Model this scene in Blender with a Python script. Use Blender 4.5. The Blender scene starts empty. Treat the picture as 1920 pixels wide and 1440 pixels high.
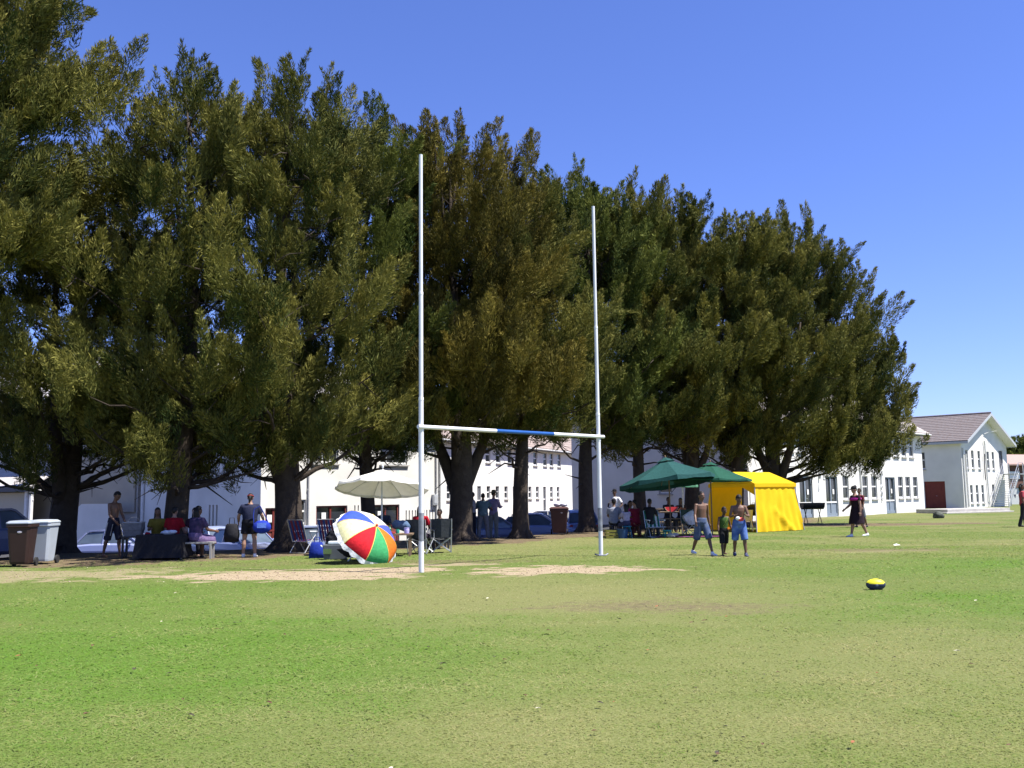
import bpy, math, random
import numpy as np
from mathutils import Vector, Matrix, noise as mnoise

random.seed(7)
RNG = np.random.default_rng(7)
SC = bpy.context.scene
COL = SC.collection
R = math.radians
V = Vector

# ------------------------------------------------------------------ materials
def mat(name, col=(.5, .5, .5), rough=.7, metal=0.0, noise=0.0, nscale=8.0, bump=0.0, bscale=40.0, col2=None, spec=.3, trans=0.0):
    m = bpy.data.materials.new(name); m.use_nodes = True
    nt = m.node_tree; b = nt.nodes['Principled BSDF']
    b.inputs['Base Color'].default_value = (*col, 1)
    b.inputs['Roughness'].default_value = rough
    b.inputs['Metallic'].default_value = metal
    b.inputs['Specular IOR Level'].default_value = spec
    tc = nt.nodes.new('ShaderNodeTexCoord')
    if noise > 0:
        n = nt.nodes.new('ShaderNodeTexNoise'); n.inputs['Scale'].default_value = nscale; n.inputs['Detail'].default_value = 6
        nt.links.new(tc.outputs['Object'], n.inputs['Vector'])
        mx = nt.nodes.new('ShaderNodeMix'); mx.data_type = 'RGBA'
        c2 = col2 or tuple(c * (1 - noise) for c in col)
        mx.inputs['A'].default_value = (*col, 1); mx.inputs['B'].default_value = (*c2, 1)
        rp = nt.nodes.new('ShaderNodeMapRange'); rp.inputs['From Min'].default_value = .35; rp.inputs['From Max'].default_value = .68
        nt.links.new(n.outputs['Fac'], rp.inputs['Value']); nt.links.new(rp.outputs['Result'], mx.inputs['Factor'])
        nt.links.new(mx.outputs['Result'], b.inputs['Base Color'])
    if bump > 0:
        n2 = nt.nodes.new('ShaderNodeTexNoise'); n2.inputs['Scale'].default_value = bscale; n2.inputs['Detail'].default_value = 4
        nt.links.new(tc.outputs['Object'], n2.inputs['Vector'])
        bp = nt.nodes.new('ShaderNodeBump'); bp.inputs['Strength'].default_value = bump; bp.inputs['Distance'].default_value = .02
        nt.links.new(n2.outputs['Fac'], bp.inputs['Height']); nt.links.new(bp.outputs['Normal'], b.inputs['Normal'])
    if trans > 0:                       # thin cloth that lets some light through
        t = nt.nodes.new('ShaderNodeBsdfTranslucent'); t.inputs['Color'].default_value = (*col, 1)
        ms = nt.nodes.new('ShaderNodeMixShader'); ms.inputs['Fac'].default_value = trans
        out = nt.nodes['Material Output']
        nt.links.new(b.outputs[0], ms.inputs[1]); nt.links.new(t.outputs[0], ms.inputs[2]); nt.links.new(ms.outputs[0], out.inputs['Surface'])
    return m

_mc = {}
def cloth(col, trans=0.0):
    k = ('cloth', tuple(round(c, 3) for c in col), trans)
    if k not in _mc:
        _mc[k] = mat('cloth', col, .85, noise=.25, nscale=14, bump=.35, bscale=22, spec=.15, trans=trans)
    return _mc[k]
def plain(col, rough=.55, metal=0., spec=.4):
    k = ('plain', tuple(round(c, 3) for c in col), rough, metal)
    if k not in _mc:
        _mc[k] = mat('paint', col, rough, metal, noise=.12, nscale=9, spec=spec)
    return _mc[k]

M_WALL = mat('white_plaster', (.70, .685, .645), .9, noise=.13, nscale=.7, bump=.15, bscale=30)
M_WALLG = mat('shaded_plaster', (.50, .48, .44), .9, noise=.12, nscale=.7, bump=.15, bscale=30)  # white plaster greyed, so the left wing's shade sits in its colour
M_BEIGE = mat('beige_plaster', (.50, .45, .36), .9, noise=.12, nscale=.7)
M_TILE = mat('grey_roof_tile', (.36, .33, .31), .85, noise=.35, nscale=5, col2=(.27, .23, .21))
M_TILEL = mat('pale_roof_tile', (.48, .45, .43), .85, noise=.3, nscale=4)
M_TRIM = plain((.75, .74, .72), .6)
M_DTRIM = plain((.09, .09, .10), .6)
M_PIPE = plain((.62, .62, .60), .5)
M_GLASS = mat('window_glass', (.035, .04, .045), .08, noise=.4, nscale=1.2, spec=.7)
M_FRAME = plain((.40, .42, .44), .5)
M_REDD = mat('oxblood_paint', (.17, .03, .025), .55, noise=.2, nscale=3)
M_MAROON = mat('faded_red_brown', (.22, .07, .06), .6, noise=.2, nscale=3)
M_BARK = mat('rough_bark', (.055, .042, .032), .95, noise=.5, nscale=6, bump=1.0, bscale=14, col2=(.035, .026, .02))
M_STEEL = plain((.45, .46, .47), .4, .6)
M_ALU = plain((.62, .63, .65), .35, .7)
M_BLACK = plain((.018, .018, .02), .5)
M_DARKC = cloth((.02, .02, .024))
M_RUBBER = plain((.02, .02, .02), .8)
M_WHITEP = mat('white_gloss_paint', (.82, .82, .80), .4, noise=.08, nscale=3)
M_WOOD = mat('weathered_wood', (.24, .16, .10), .8, noise=.4, nscale=7, bump=.2)
M_CONC = mat('concrete', (.42, .40, .37), .9, noise=.2, nscale=3, bump=.2)

# ------------------------------------------------------------------ mesh builder
class MB:
    def __init__(s): s.v = []; s.f = []; s.m = []
    def add(s, vs, fs, mi=0):
        o = len(s.v); s.v += [tuple(v) for v in vs]; s.f += [tuple(i + o for i in f) for f in fs]; s.m += [mi] * len(fs); return s
    def box(s, c, d, mi=0, rz=0.0, rx=0.0, ry=0.0, taper=1.0):
        hx, hy, hz = d[0] / 2, d[1] / 2, d[2] / 2
        rot = Matrix.Rotation(rz, 3, 'Z') @ Matrix.Rotation(ry, 3, 'Y') @ Matrix.Rotation(rx, 3, 'X')
        vs = []
        for z in (-1, 1):
            k = taper if z < 0 else 1.0
            for x, y in ((-1, -1), (1, -1), (1, 1), (-1, 1)):
                vs.append(V(c) + rot @ V((x * hx * k, y * hy * k, z * hz)))
        return s.add(vs, [(3, 2, 1, 0), (4, 5, 6, 7), (0, 1, 5, 4), (1, 2, 6, 5), (2, 3, 7, 6), (3, 0, 4, 7)], mi)
    def bar(s, a, b, w, h, mi=0):       # square bar between two points
        a, b = V(a), V(b); d = (b - a).normalized()
        u = d.cross(V((0, 0, 1)));  u = u.normalized() if u.length > 1e-4 else V((1, 0, 0)); n = u.cross(d)
        vs = [p + u * (sx * w / 2) + n * (sz * h / 2) for p in (a, b) for sx, sz in ((-1, -1), (1, -1), (1, 1), (-1, 1))]
        return s.add(vs, [(3, 2, 1, 0), (4, 5, 6, 7), (0, 1, 5, 4), (1, 2, 6, 5), (2, 3, 7, 6), (3, 0, 4, 7)], mi)
    def tube(s, path, rad, n=8, mi=0, ref=None, caps=True):
        path = [V(p) for p in path]; k = len(path)
        if not isinstance(rad, (list, tuple)): rad = [rad] * k
        vs = []; prev = None
        for i, p in enumerate(path):
            d = (path[min(i + 1, k - 1)] - path[max(i - 1, 0)])
            d = d.normalized() if d.length > 1e-9 else V((0, 0, 1))
            a = V(ref) if ref is not None else (prev if prev is not None else (V((1, 0, 0)) if abs(d.x) < .9 else V((0, 1, 0))))
            a = a - d * a.dot(d)
            a = a.normalized() if a.length > 1e-6 else d.orthogonal().normalized()
            b = d.cross(a); prev = a
            ra, rb = rad[i] if isinstance(rad[i], (list, tuple)) else (rad[i], rad[i])
            for j in range(n):
                t = 2 * math.pi * j / n
                vs.append(p + a * (ra * math.cos(t)) + b * (rb * math.sin(t)))
        fs = [(i * n + j, i * n + (j + 1) % n, (i + 1) * n + (j + 1) % n, (i + 1) * n + j) for i in range(k - 1) for j in range(n)]
        if caps:
            fs.append(tuple(range(n - 1, -1, -1))); fs.append(tuple((k - 1) * n + j for j in range(n)))
        return s.add(vs, fs, mi)
    def ell(s, c, r, mi=0, nu=14, nv=9, rot=None, fn=None):
        rot = rot or Matrix.Identity(3); c = V(c)
        r = r if isinstance(r, (list, tuple)) else (r, r, r)
        vs = []
        def P(x, y, z):
            k = fn(x, y, z) if fn else 1.0
            return c + rot @ V((x * r[0] * k, y * r[1] * k, z * r[2] * k))
        vs.append(P(0, 0, -1))
        for i in range(1, nv):
            ph = -math.pi / 2 + math.pi * i / nv
            for j in range(nu):
                t = 2 * math.pi * j / nu
                vs.append(P(math.cos(ph) * math.cos(t), math.cos(ph) * math.sin(t), math.sin(ph)))
        vs.append(P(0, 0, 1)); L = len(vs) - 1
        fs = [(0, 1 + (j + 1) % nu, 1 + j) for j in range(nu)]
        fs += [(1 + i * nu + j, 1 + i * nu + (j + 1) % nu, 1 + (i + 1) * nu + (j + 1) % nu, 1 + (i + 1) * nu + j) for i in range(nv - 2) for j in range(nu)]
        fs += [(1 + (nv - 2) * nu + j, 1 + (nv - 2) * nu + (j + 1) % nu, L) for j in range(nu)]
        return s.add(vs, fs, mi)
    def loft(s, rings, mi=0, close=True, caps=True):
        n = len(rings[0]); vs = [p for r in rings for p in r]
        m = n if close else n - 1
        fs = [(i * n + j, i * n + (j + 1) % n, (i + 1) * n + (j + 1) % n, (i + 1) * n + j) for i in range(len(rings) - 1) for j in range(m)]
        if caps and close:
            fs.append(tuple(range(n - 1, -1, -1))); fs.append(tuple((len(rings) - 1) * n + j for j in range(n)))
        return s.add(vs, fs, mi)
    def mesh(s, name, mats, smooth=False):
        me = bpy.data.meshes.new(name); me.from_pydata([tuple(v) for v in s.v], [], s.f)
        for m in (mats if isinstance(mats, (list, tuple)) else [mats]): me.materials.append(m)
        if any(s.m): me.polygons.foreach_set('material_index', s.m)
        if smooth: me.polygons.foreach_set('use_smooth', [True] * len(me.polygons))
        me.update(); return me
    def build(s, name, mats, parent=None, loc=(0, 0, 0), rz=0.0, smooth=False, bevel=0.0):
        o = link(name, s.mesh(name, mats, smooth), parent, loc, rz)
        if bevel:
            b = o.modifiers.new('bevel', 'BEVEL'); b.width = bevel; b.segments = 2; b.limit_method = 'ANGLE'
        return o

def link(name, me, parent=None, loc=(0, 0, 0), rz=0.0):
    o = bpy.data.objects.new(name, me); COL.objects.link(o)
    o.location = loc; o.rotation_euler = (0, 0, rz)
    if parent is not None: o.parent = parent
    return o
def tag(o, label, cat, group=None, kind=None):
    if label: o['label'] = label
    if cat: o['category'] = cat
    if group: o['group'] = group
    if kind: o['kind'] = kind
    return o
def thing(name, label, cat, loc=(0, 0, 0), rz=0.0, group=None):
    return tag(link(name, None, None, loc, rz), label, cat, group)
def structure(o): o['kind'] = 'structure'; return o
def copy_tree(o, parent=None):
    kids = [c for c in COL.objects if c.parent == o]
    c = o.copy(); COL.objects.link(c)
    if parent is not None: c.parent = parent
    for k in kids: copy_tree(k, c)
    return c

def remesh(mb, voxel, it=3):
    me = mb.mesh('tmp', [])
    o = bpy.data.objects.new('tmp', me); COL.objects.link(o)
    md = o.modifiers.new('r', 'REMESH'); md.mode = 'VOXEL'; md.voxel_size = voxel; md.use_smooth_shade = True
    if it:
        sm = o.modifiers.new('s', 'SMOOTH'); sm.iterations = it; sm.factor = .5
    dg = bpy.context.evaluated_depsgraph_get()
    res = bpy.data.meshes.new_from_object(o.evaluated_get(dg))
    bpy.data.objects.remove(o); bpy.data.meshes.remove(me)
    res.materials.clear()
    return res

# ------------------------------------------------------------------ numpy value noise
_perm = RNG.integers(0, 2**31, size=4096)
def _h(ix, iy): return (_perm[(ix * 73 + iy * 179 + (ix * iy) % 97) & 4095] % 100003) / 100003.0
def vnoise(x, y):
    x = np.asarray(x, float) + 1000.; y = np.asarray(y, float) + 1000.
    ix = np.floor(x).astype(np.int64); iy = np.floor(y).astype(np.int64); fx = x - ix; fy = y - iy
    fx = fx * fx * (3 - 2 * fx); fy = fy * fy * (3 - 2 * fy)
    return (_h(ix, iy) * (1 - fx) + _h(ix + 1, iy) * fx) * (1 - fy) + (_h(ix, iy + 1) * (1 - fx) + _h(ix + 1, iy + 1) * fx) * fy
def fbm(x, y, o=4):
    t = 0; a = .5; n = 0
    for k in range(o):
        t = t + a * vnoise(x * 2**k + 17 * k, y * 2**k + 31 * k); n += a; a *= .55
    return t / n
def sstep(a, b, x):
    t = np.clip((x - a) / (b - a), 0, 1); return t * t * (3 - 2 * t)

# ------------------------------------------------------------------ terrain
LX = np.array([-400, -30, -16, -13, -9.5, -6.5, -4.7, -1.8, .3, 3.1, 5.6, 8, 10.3, 12.6, 20, 400.])
LY = np.array([21, 21, 22.5, 27.6, 28.0, 29.2, 32.5, 34.2, 35.6, 40.6, 43.5, 46, 48, 50, 58, 400.])
DX = np.array([-400, -6, -1, 4, 7.5, 400.]); DD = np.array([1.05, 1.05, .8, .6, 0, 0])
def height(x, y):
    x = np.asarray(x, float); y = np.asarray(y, float)
    d = y - np.interp(x, LX, LY)
    z = -np.interp(x, DX, DD) * sstep(.6, 5.0, d) * (1 - sstep(62, 75, y))
    z = z + (fbm(x * .35, y * .35, 3) - .5) * .05
    return z
def H1(x, y): return float(height(np.array([x]), np.array([y]))[0])

def ell_mask(x, y, cx, cy, rx, ry, w=.6, n=None, soft=.35):
    d = np.hypot((x - cx) / rx, (y - cy) / ry)
    if n is not None: d = d + (n - .5) * w * 2
    return 1 - sstep(1 - soft, 1 + soft, d)
def masks(x, y):
    n1 = fbm(x * .9, y * 1.3, 4); n2 = fbm(x * .28 + 9, y * .33 + 4, 3); n3 = fbm(x * 2.6, y * 4.5, 3)
    e = lambda *a, **k: ell_mask(x, y, *a, n=.6 * n1 + .4 * n3, **k)
    sd = lambda *a, **k: ell_mask(x, y, *a, n=.45 * n1 + .55 * n3, w=1.5, **k)
    sand = np.maximum.reduce([sd(-4.4, 19.1, 2.6, 1.15), sd(-2.6, 20.3, 1.6, .55), sd(1.0, 20.0, 2.0, 1.15) * .9, sd(-10.2, 20.0, 4.6, 1.5) * .55,
                              sd(-16, 19.3, 4.5, 1.8) * .55, sd(4.9, 23.2, 1.8, .5) * .3, sd(-1.0, 21.6, 1.4, .5) * .6, sd(9.5, 24.6, 1.6, .5) * .4])
    brown = np.maximum.reduce([e(1.9, 13.3, 1.9, 1.2, soft=.9, w=1.2) * .55, e(17, 44.2, 5.2, 1.5), e(9.8, 25.2, 2.6, .9) * .55, e(3.4, 16.6, 1.6, .6) * .3,
                               e(4.4, 7.4, 1.1, .7, soft=.9) * .25, e(-1.6, 22.6, 2.4, .9) * .55, e(-7, 22.6, 3.5, 1.0) * .45])
    dl = y - np.interp(x, LX, LY)
    under = sstep(-6.2, -3.6, dl + (n1 - .5) * 4.5) * (1 - sstep(11, 16, x - .25 * (y - 40)))
    dry = np.clip(np.maximum.reduce([e(3.6, 8.6, 3.2, 2.6, soft=.85, w=1.1) * .56, e(.6, 14.8, 3.8, 3.4, soft=.7) * .75, e(1.0, 6.4, 2.4, 1.3, soft=.8) * .6,
                                     sstep(21, 26, y) * .55 * sstep(.3, .6, n2)]) + (n2 - .5) * .9 * sstep(8, 20, x + y * .5), 0, 1)
    lush = np.clip(np.maximum.reduce([e(-3.2, 9.6, 3.4, 3.0, soft=.8, w=.8), e(-2.2, 12.2, 3.2, .9, soft=.7) * .8, e(6.6, 13.2, 3.6, 1.6, soft=.7) * .75,
                                      e(-5, 14.5, 4, 3, soft=.8) * .7, e(11, 19.5, 5, 2.0, soft=.8) * .7]) - dry * .5 + (fbm(x * .8 + 40, y * 1.0 + 7, 3) - .5) * .8, 0, 1)
    return sand, np.clip(np.maximum(brown, under), 0, 1), dry, lush

def set_attr(me, name, arr, dom='POINT'):
    a = me.attributes.new(name, 'FLOAT', dom); a.data.foreach_set('value', np.asarray(arr, np.float32).ravel())

def np_mesh(name, verts, faces, k):
    me = bpy.data.meshes.new(name)
    nv, nf = len(verts), len(faces)
    me.vertices.add(nv); me.vertices.foreach_set('co', np.asarray(verts, np.float32).ravel())
    me.loops.add(nf * k); me.loops.foreach_set('vertex_index', np.asarray(faces, np.int32).ravel())
    me.polygons.add(nf); me.polygons.foreach_set('loop_start', np.arange(0, nf * k, k, dtype=np.int32))
    me.update(calc_edges=True); return me

def ground():
    xs = np.concatenate([np.linspace(-900, -24, 24)[:-1], np.arange(-24, 30, .18), np.linspace(30, 900, 26)])
    ys = np.concatenate([np.linspace(-60, 2, 12)[:-1], np.arange(2, 30, .16), np.arange(30, 66, .4), np.linspace(66, 1500, 30)])
    X, Y = np.meshgrid(xs, ys); x = X.ravel(); y = Y.ravel()
    v = np.stack([x, y, height(x, y)], 1)
    nx = len(xs); i = np.arange(len(ys) - 1)[:, None] * nx + np.arange(nx - 1)[None, :]
    f = np.stack([i, i + 1, i + nx + 1, i + nx], -1).reshape(-1, 4)
    me = np_mesh('ground', v, f, 4)
    for nme, a in zip(('sand', 'brown', 'dry', 'lush'), masks(x, y)): set_attr(me, nme, a)
    me.polygons.foreach_set('use_smooth', [True] * len(me.polygons))
    m = bpy.data.materials.new('lawn'); m.use_nodes = True; nt = m.node_tree; L = nt.links.new
    b = nt.nodes['Principled BSDF']; b.inputs['Roughness'].default_value = .95; b.inputs['Specular IOR Level'].default_value = .1
    tc = nt.nodes.new('ShaderNodeTexCoord')
    def nz(scale, detail=6):
        n = nt.nodes.new('ShaderNodeTexNoise'); n.inputs['Scale'].default_value = scale; n.inputs['Detail'].default_value = detail
        L(tc.outputs['Object'], n.inputs['Vector']); return n.outputs['Fac']
    def rng(x, a, b_, c=0., d=1.):
        r = nt.nodes.new('ShaderNodeMapRange'); L(x, r.inputs['Value'])
        for k, q in zip(('From Min', 'From Max', 'To Min', 'To Max'), (a, b_, c, d)): r.inputs[k].default_value = q
        return r.outputs['Result']
    def mix(fac, a, b_):
        q = nt.nodes.new('ShaderNodeMix'); q.data_type = 'RGBA'
        if isinstance(fac, float): q.inputs['Factor'].default_value = fac
        else: L(fac, q.inputs['Factor'])
        for s_, c in (('A', a), ('B', b_)):
            if isinstance(c, tuple): q.inputs[s_].default_value = (*c, 1)
            else: L(c, q.inputs[s_])
        return q.outputs['Result']
    def at(n):
        a = nt.nodes.new('ShaderNodeAttribute'); a.attribute_name = n; return a.outputs['Fac']
    def math_(op, a, b_):
        q = nt.nodes.new('ShaderNodeMath'); q.operation = op; q.use_clamp = True
        for i_, c in enumerate((a, b_)):
            if isinstance(c, float): q.inputs[i_].default_value = c
            else: L(c, q.inputs[i_])
        return q.outputs[0]
    fine = nz(38., 5); mid = nz(7., 5); big = nz(1.3, 4)
    g = mix(rng(mid, .3, .7), (0.099, 0.139, 0.032), (0.130, 0.155, 0.046))
    g = mix(rng(fine, .35, .7), g, (0.083, 0.113, 0.027))
    g = mix(at('lush'), g, mix(rng(fine, .35, .68), (0.088, 0.147, 0.024), (0.063, 0.109, 0.017)))
    g = mix(at('dry'), g, mix(rng(fine, .3, .7), (0.189, 0.181, 0.080), (0.139, 0.143, 0.050)))
    br = mix(rng(mid, .35, .65), (.16, .115, .07), (.085, .07, .042))
    edge = lambda n: rng(math_('ADD', at(n), rng(math_('ADD', rng(fine, 0., 1., 0., .5), rng(mid, 0., 1., 0., .5)), .3, .7, -.28, .28)), .3, .7)
    g = mix(edge('brown'), g, mix(rng(fine, .55, .75), br, (.22, .18, .11)))
    sd = mix(rng(mid, .35, .65), mix(rng(fine, .35, .65), (.42, .345, .235), (.25, .195, .125)), mix(rng(fine, .4, .6), (.33, .26, .17), (.19, .15, .09)))
    g = mix(edge('sand'), g, mix(rng(nz(90., 3), .6, .72), sd, (.16, .12, .07)))
    L(g, b.inputs['Base Color'])
    bp = nt.nodes.new('ShaderNodeBump'); bp.inputs['Strength'].default_value = .6; bp.inputs['Distance'].default_value = .03
    L(math_('ADD', fine, rng(mid, 0., 1., 0., .4)), bp.inputs['Height']); L(bp.outputs['Normal'], b.inputs['Normal'])
    me.materials.append(m)
    return structure(link('ground', me))
ground()

def grass():
    N = 430000
    # even cover over the near lawn, thinner further out
    Y = 1 / np.sqrt(RNG.uniform(1 / 27.**2, 1 / 3.6**2, N)); Y = np.where(RNG.random(N) < .25, RNG.uniform(4, 27, N), Y)
    X = RNG.uniform(-.66, .66, N) * (Y + 1.5)
    y2 = 1 / np.sqrt(RNG.uniform(1 / 66.**2, 1 / 22.**2, 150000)); x2 = RNG.uniform(-.66, .66, 150000) * y2
    ok = (y2 - np.interp(x2, LX, LY) < 1.0) | (x2 > 8); ok &= ~((x2 > 9.3) & (y2 > 47 + (x2 - 9.3) * 1.035)); X = np.concatenate([X, x2[ok]]); Y = np.concatenate([Y, y2[ok]]); N = len(X)
    sand, brown, dry, lush = masks(X, Y)
    keep = RNG.random(N) > np.clip(sand * 1.3 + brown * 1.15, 0, .95)
    X, Y, dry, lush, sand = X[keep], Y[keep], dry[keep], lush[keep], sand[keep]; n = len(X)
    clump = fbm(X * 3.1, Y * 3.1, 3)
    h = RNG.uniform(.006, .015, n) * (.75 + .9 * clump) * (1 + .35 * lush - .3 * dry)
    w = RNG.uniform(.0022, .0042, n) * np.clip(Y / 5.5, 1, 9) * 1.25
    a = RNG.uniform(0, 2 * np.pi, n); lean = RNG.uniform(1.2, 4.2, n) * h; b = RNG.uniform(0, 2 * np.pi, n)
    Z = height(X, Y) - .004
    dx, dy = np.cos(a) * w, np.sin(a) * w
    mx, my = X + np.cos(b) * lean * .35, Y + np.sin(b) * lean * .35
    tx, ty = X + np.cos(b) * lean, Y + np.sin(b) * lean
    v = np.empty((n, 5, 3)); v[:, 0] = np.stack([X - dx, Y - dy, Z], 1); v[:, 1] = np.stack([X + dx, Y + dy, Z], 1)
    v[:, 2] = np.stack([mx + dx * .8, my + dy * .8, Z + h * .62], 1); v[:, 3] = np.stack([tx, ty, Z + h], 1); v[:, 4] = np.stack([mx - dx * .8, my - dy * .8, Z + h * .62], 1)
    f = np.arange(n * 5).reshape(n, 5)
    me = np_mesh('grass', v.reshape(-1, 3), f, 5)
    set_attr(me, 'dry', np.clip(dry * .62 + (fbm(X * 1.1 + 5, Y * 1.4, 3) - .47) * .9 + sand * .9 + RNG.normal(.05, .17, n), 0, 1), 'FACE'); set_attr(me, 'lush', np.clip(lush + RNG.normal(0, .2, n), 0, 1), 'FACE')
    set_attr(me, 'tint', RNG.random(n), 'FACE')
    m = bpy.data.materials.new('grass_blade'); m.use_nodes = True; nt = m.node_tree; L = nt.links.new
    b_ = nt.nodes['Principled BSDF']; b_.inputs['Roughness'].default_value = .75; b_.inputs['Specular IOR Level'].default_value = .2
    def at(nm):
        q = nt.nodes.new('ShaderNodeAttribute'); q.attribute_name = nm; return q.outputs['Fac']
    def mix(fac, a1, b1):
        q = nt.nodes.new('ShaderNodeMix'); q.data_type = 'RGBA'; L(fac, q.inputs['Factor'])
        for s_, c in (('A', a1), ('B', b1)):
            if isinstance(c, tuple): q.inputs[s_].default_value = (*c, 1)
            else: L(c, q.inputs[s_])
        return q.outputs['Result']
    c = mix(at('tint'), (0.099, 0.151, 0.030), (0.150, 0.185, 0.055))
    c = mix(at('lush'), c, (0.091, 0.181, 0.025)); c = mix(at('dry'), c, (0.260, 0.239, 0.113))
    L(c, b_.inputs['Base Color'])
    ge = nt.nodes.new('ShaderNodeNewGeometry'); va = nt.nodes.new('ShaderNodeVectorMath'); va.operation = 'MULTIPLY_ADD'   # soft sward: blades shade mostly as one lawn
    L(ge.outputs['Normal'], va.inputs[0]); va.inputs[1].default_value = (.35, .35, .35); va.inputs[2].default_value = (0, 0, 1)
    vn = nt.nodes.new('ShaderNodeVectorMath'); vn.operation = 'NORMALIZE'; L(va.outputs[0], vn.inputs[0]); L(vn.outputs[0], b_.inputs['Normal'])
    t = nt.nodes.new('ShaderNodeBsdfTranslucent'); L(c, t.inputs['Color'])
    ms = nt.nodes.new('ShaderNodeMixShader'); ms.inputs['Fac'].default_value = .2
    L(b_.outputs[0], ms.inputs[1]); L(t.outputs[0], ms.inputs[2]); L(ms.outputs[0], nt.nodes['Material Output'].inputs['Surface'])
    me.materials.append(m)
    tag(link('grass', me), 'short green and yellowing grass of the playing field', 'grass', kind='stuff')
grass()

def leaf_litter():
    mb = MB()
    for i in range(130):
        y = random.choice((random.uniform(5, 12), random.uniform(5, 24))); x = random.uniform(-.62, .62) * (y + 1)
        z = H1(x, y) + random.uniform(.02, .045); a = random.uniform(0, 6.28); s = random.uniform(.012, .03) * (1 + y * .03)
        ca, sa = math.cos(a), math.sin(a); c = random.choice((0, 0, 1, 1, 2, 3))
        pts = [(-1, 0, 0), (-.3, .45, .25), (.5, .38, .3), (1.1, 0, .1), (.5, -.38, .4), (-.3, -.45, .15)]
        mb.add([(x + (px * ca - py * sa) * s, y + (px * sa + py * ca) * s, z + pz * s) for px, py, pz in pts], [(0, 1, 2, 3, 4, 5)], c)
    o = mb.build('leaf_litter', [plain((.10, .05, .025), .8), plain((.05, .04, .025), .8), plain((.28, .10, .04), .8), plain((.55, .50, .38), .8)])
    tag(o, 'dry brown and reddish leaves scattered over the lawn', 'leaf litter', kind='stuff')
leaf_litter()

def gravel():
    x = RNG.uniform(-16, 4, 9000); y = RNG.uniform(17.5, 23, 9000); s = masks(x, y)[0]; ok = RNG.random(9000) < s * .55; mb = MB()
    for px, py in list(zip(x[ok], y[ok]))[:1100]:
        r = random.uniform(.006, .019); z = H1(px, py) + r * .3; a = random.uniform(0, 6.28); q = [(px + r * random.uniform(.7, 1.3) * math.cos(a + k * 1.571), py + r * random.uniform(.7, 1.3) * math.sin(a + k * 1.571), z) for k in range(4)]
        mb.add(q + [(px, py, z + r * .6), (px, py, z - r)], [(0, 1, 4), (1, 2, 4), (2, 3, 4), (3, 0, 4), (1, 0, 5), (2, 1, 5), (3, 2, 5), (0, 3, 5)], random.choice((0, 0, 1, 2)))
    tag(mb.build('gravel', [plain((.26, .19, .13), .95), plain((.15, .11, .07), .95), plain((.36, .28, .20), .95)]), 'loose clods and pebbles on the bare sandy strip', 'gravel', kind='stuff')
gravel()

# asphalt car park between the conifers and the buildings
def car_park():
    xs = np.arange(-40, 6.6, .7); ys = np.arange(24, 64, .7); X, Y = np.meshgrid(xs, ys); x, y = X.ravel(), Y.ravel()
    v = np.stack([x, y, height(x, y) + .006], 1); nx = len(xs)
    i = np.arange(len(ys) - 1)[:, None] * nx + np.arange(nx - 1)[None, :]
    f = np.stack([i, i + 1, i + nx + 1, i + nx], -1).reshape(-1, 4)
    d = y - np.interp(x, LX, LY); f = f[(d[f] > 4.3).all(1)]
    me = np_mesh('car_park', v, f, 4); me.materials.append(mat('asphalt', (.055, .055, .057), .95, noise=.3, nscale=2, bump=.2))
    structure(link('car_park', me))
car_park()

# ------------------------------------------------------------------ trees
def leaf_mat(name, a, b):
    m = bpy.data.materials.new(name); m.use_nodes = True; nt = m.node_tree; L = nt.links.new
    p = nt.nodes['Principled BSDF']; p.inputs['Roughness'].default_value = .7; p.inputs['Specular IOR Level'].default_value = .06
    at = nt.nodes.new('ShaderNodeAttribute'); at.attribute_name = 'tint'
    mx = nt.nodes.new('ShaderNodeMix'); mx.data_type = 'RGBA'; mx.inputs['A'].default_value = (*a, 1); mx.inputs['B'].default_value = (*b, 1)
    L(at.outputs['Fac'], mx.inputs['Factor']); L(mx.outputs['Result'], p.inputs['Base Color'])
    t = nt.nodes.new('ShaderNodeBsdfTranslucent'); L(mx.outputs['Result'], t.inputs['Color'])
    ms = nt.nodes.new('ShaderNodeMixShader'); ms.inputs['Fac'].default_value = .15
    L(p.outputs[0], ms.inputs[1]); L(t.outputs[0], ms.inputs[2]); L(ms.outputs[0], nt.nodes['Material Output'].inputs['Surface'])
    return m
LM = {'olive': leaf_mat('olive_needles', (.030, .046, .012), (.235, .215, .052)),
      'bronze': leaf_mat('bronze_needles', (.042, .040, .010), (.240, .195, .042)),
      'green': leaf_mat('green_needles', (.028, .048, .012), (.175, .190, .042))}

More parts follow.
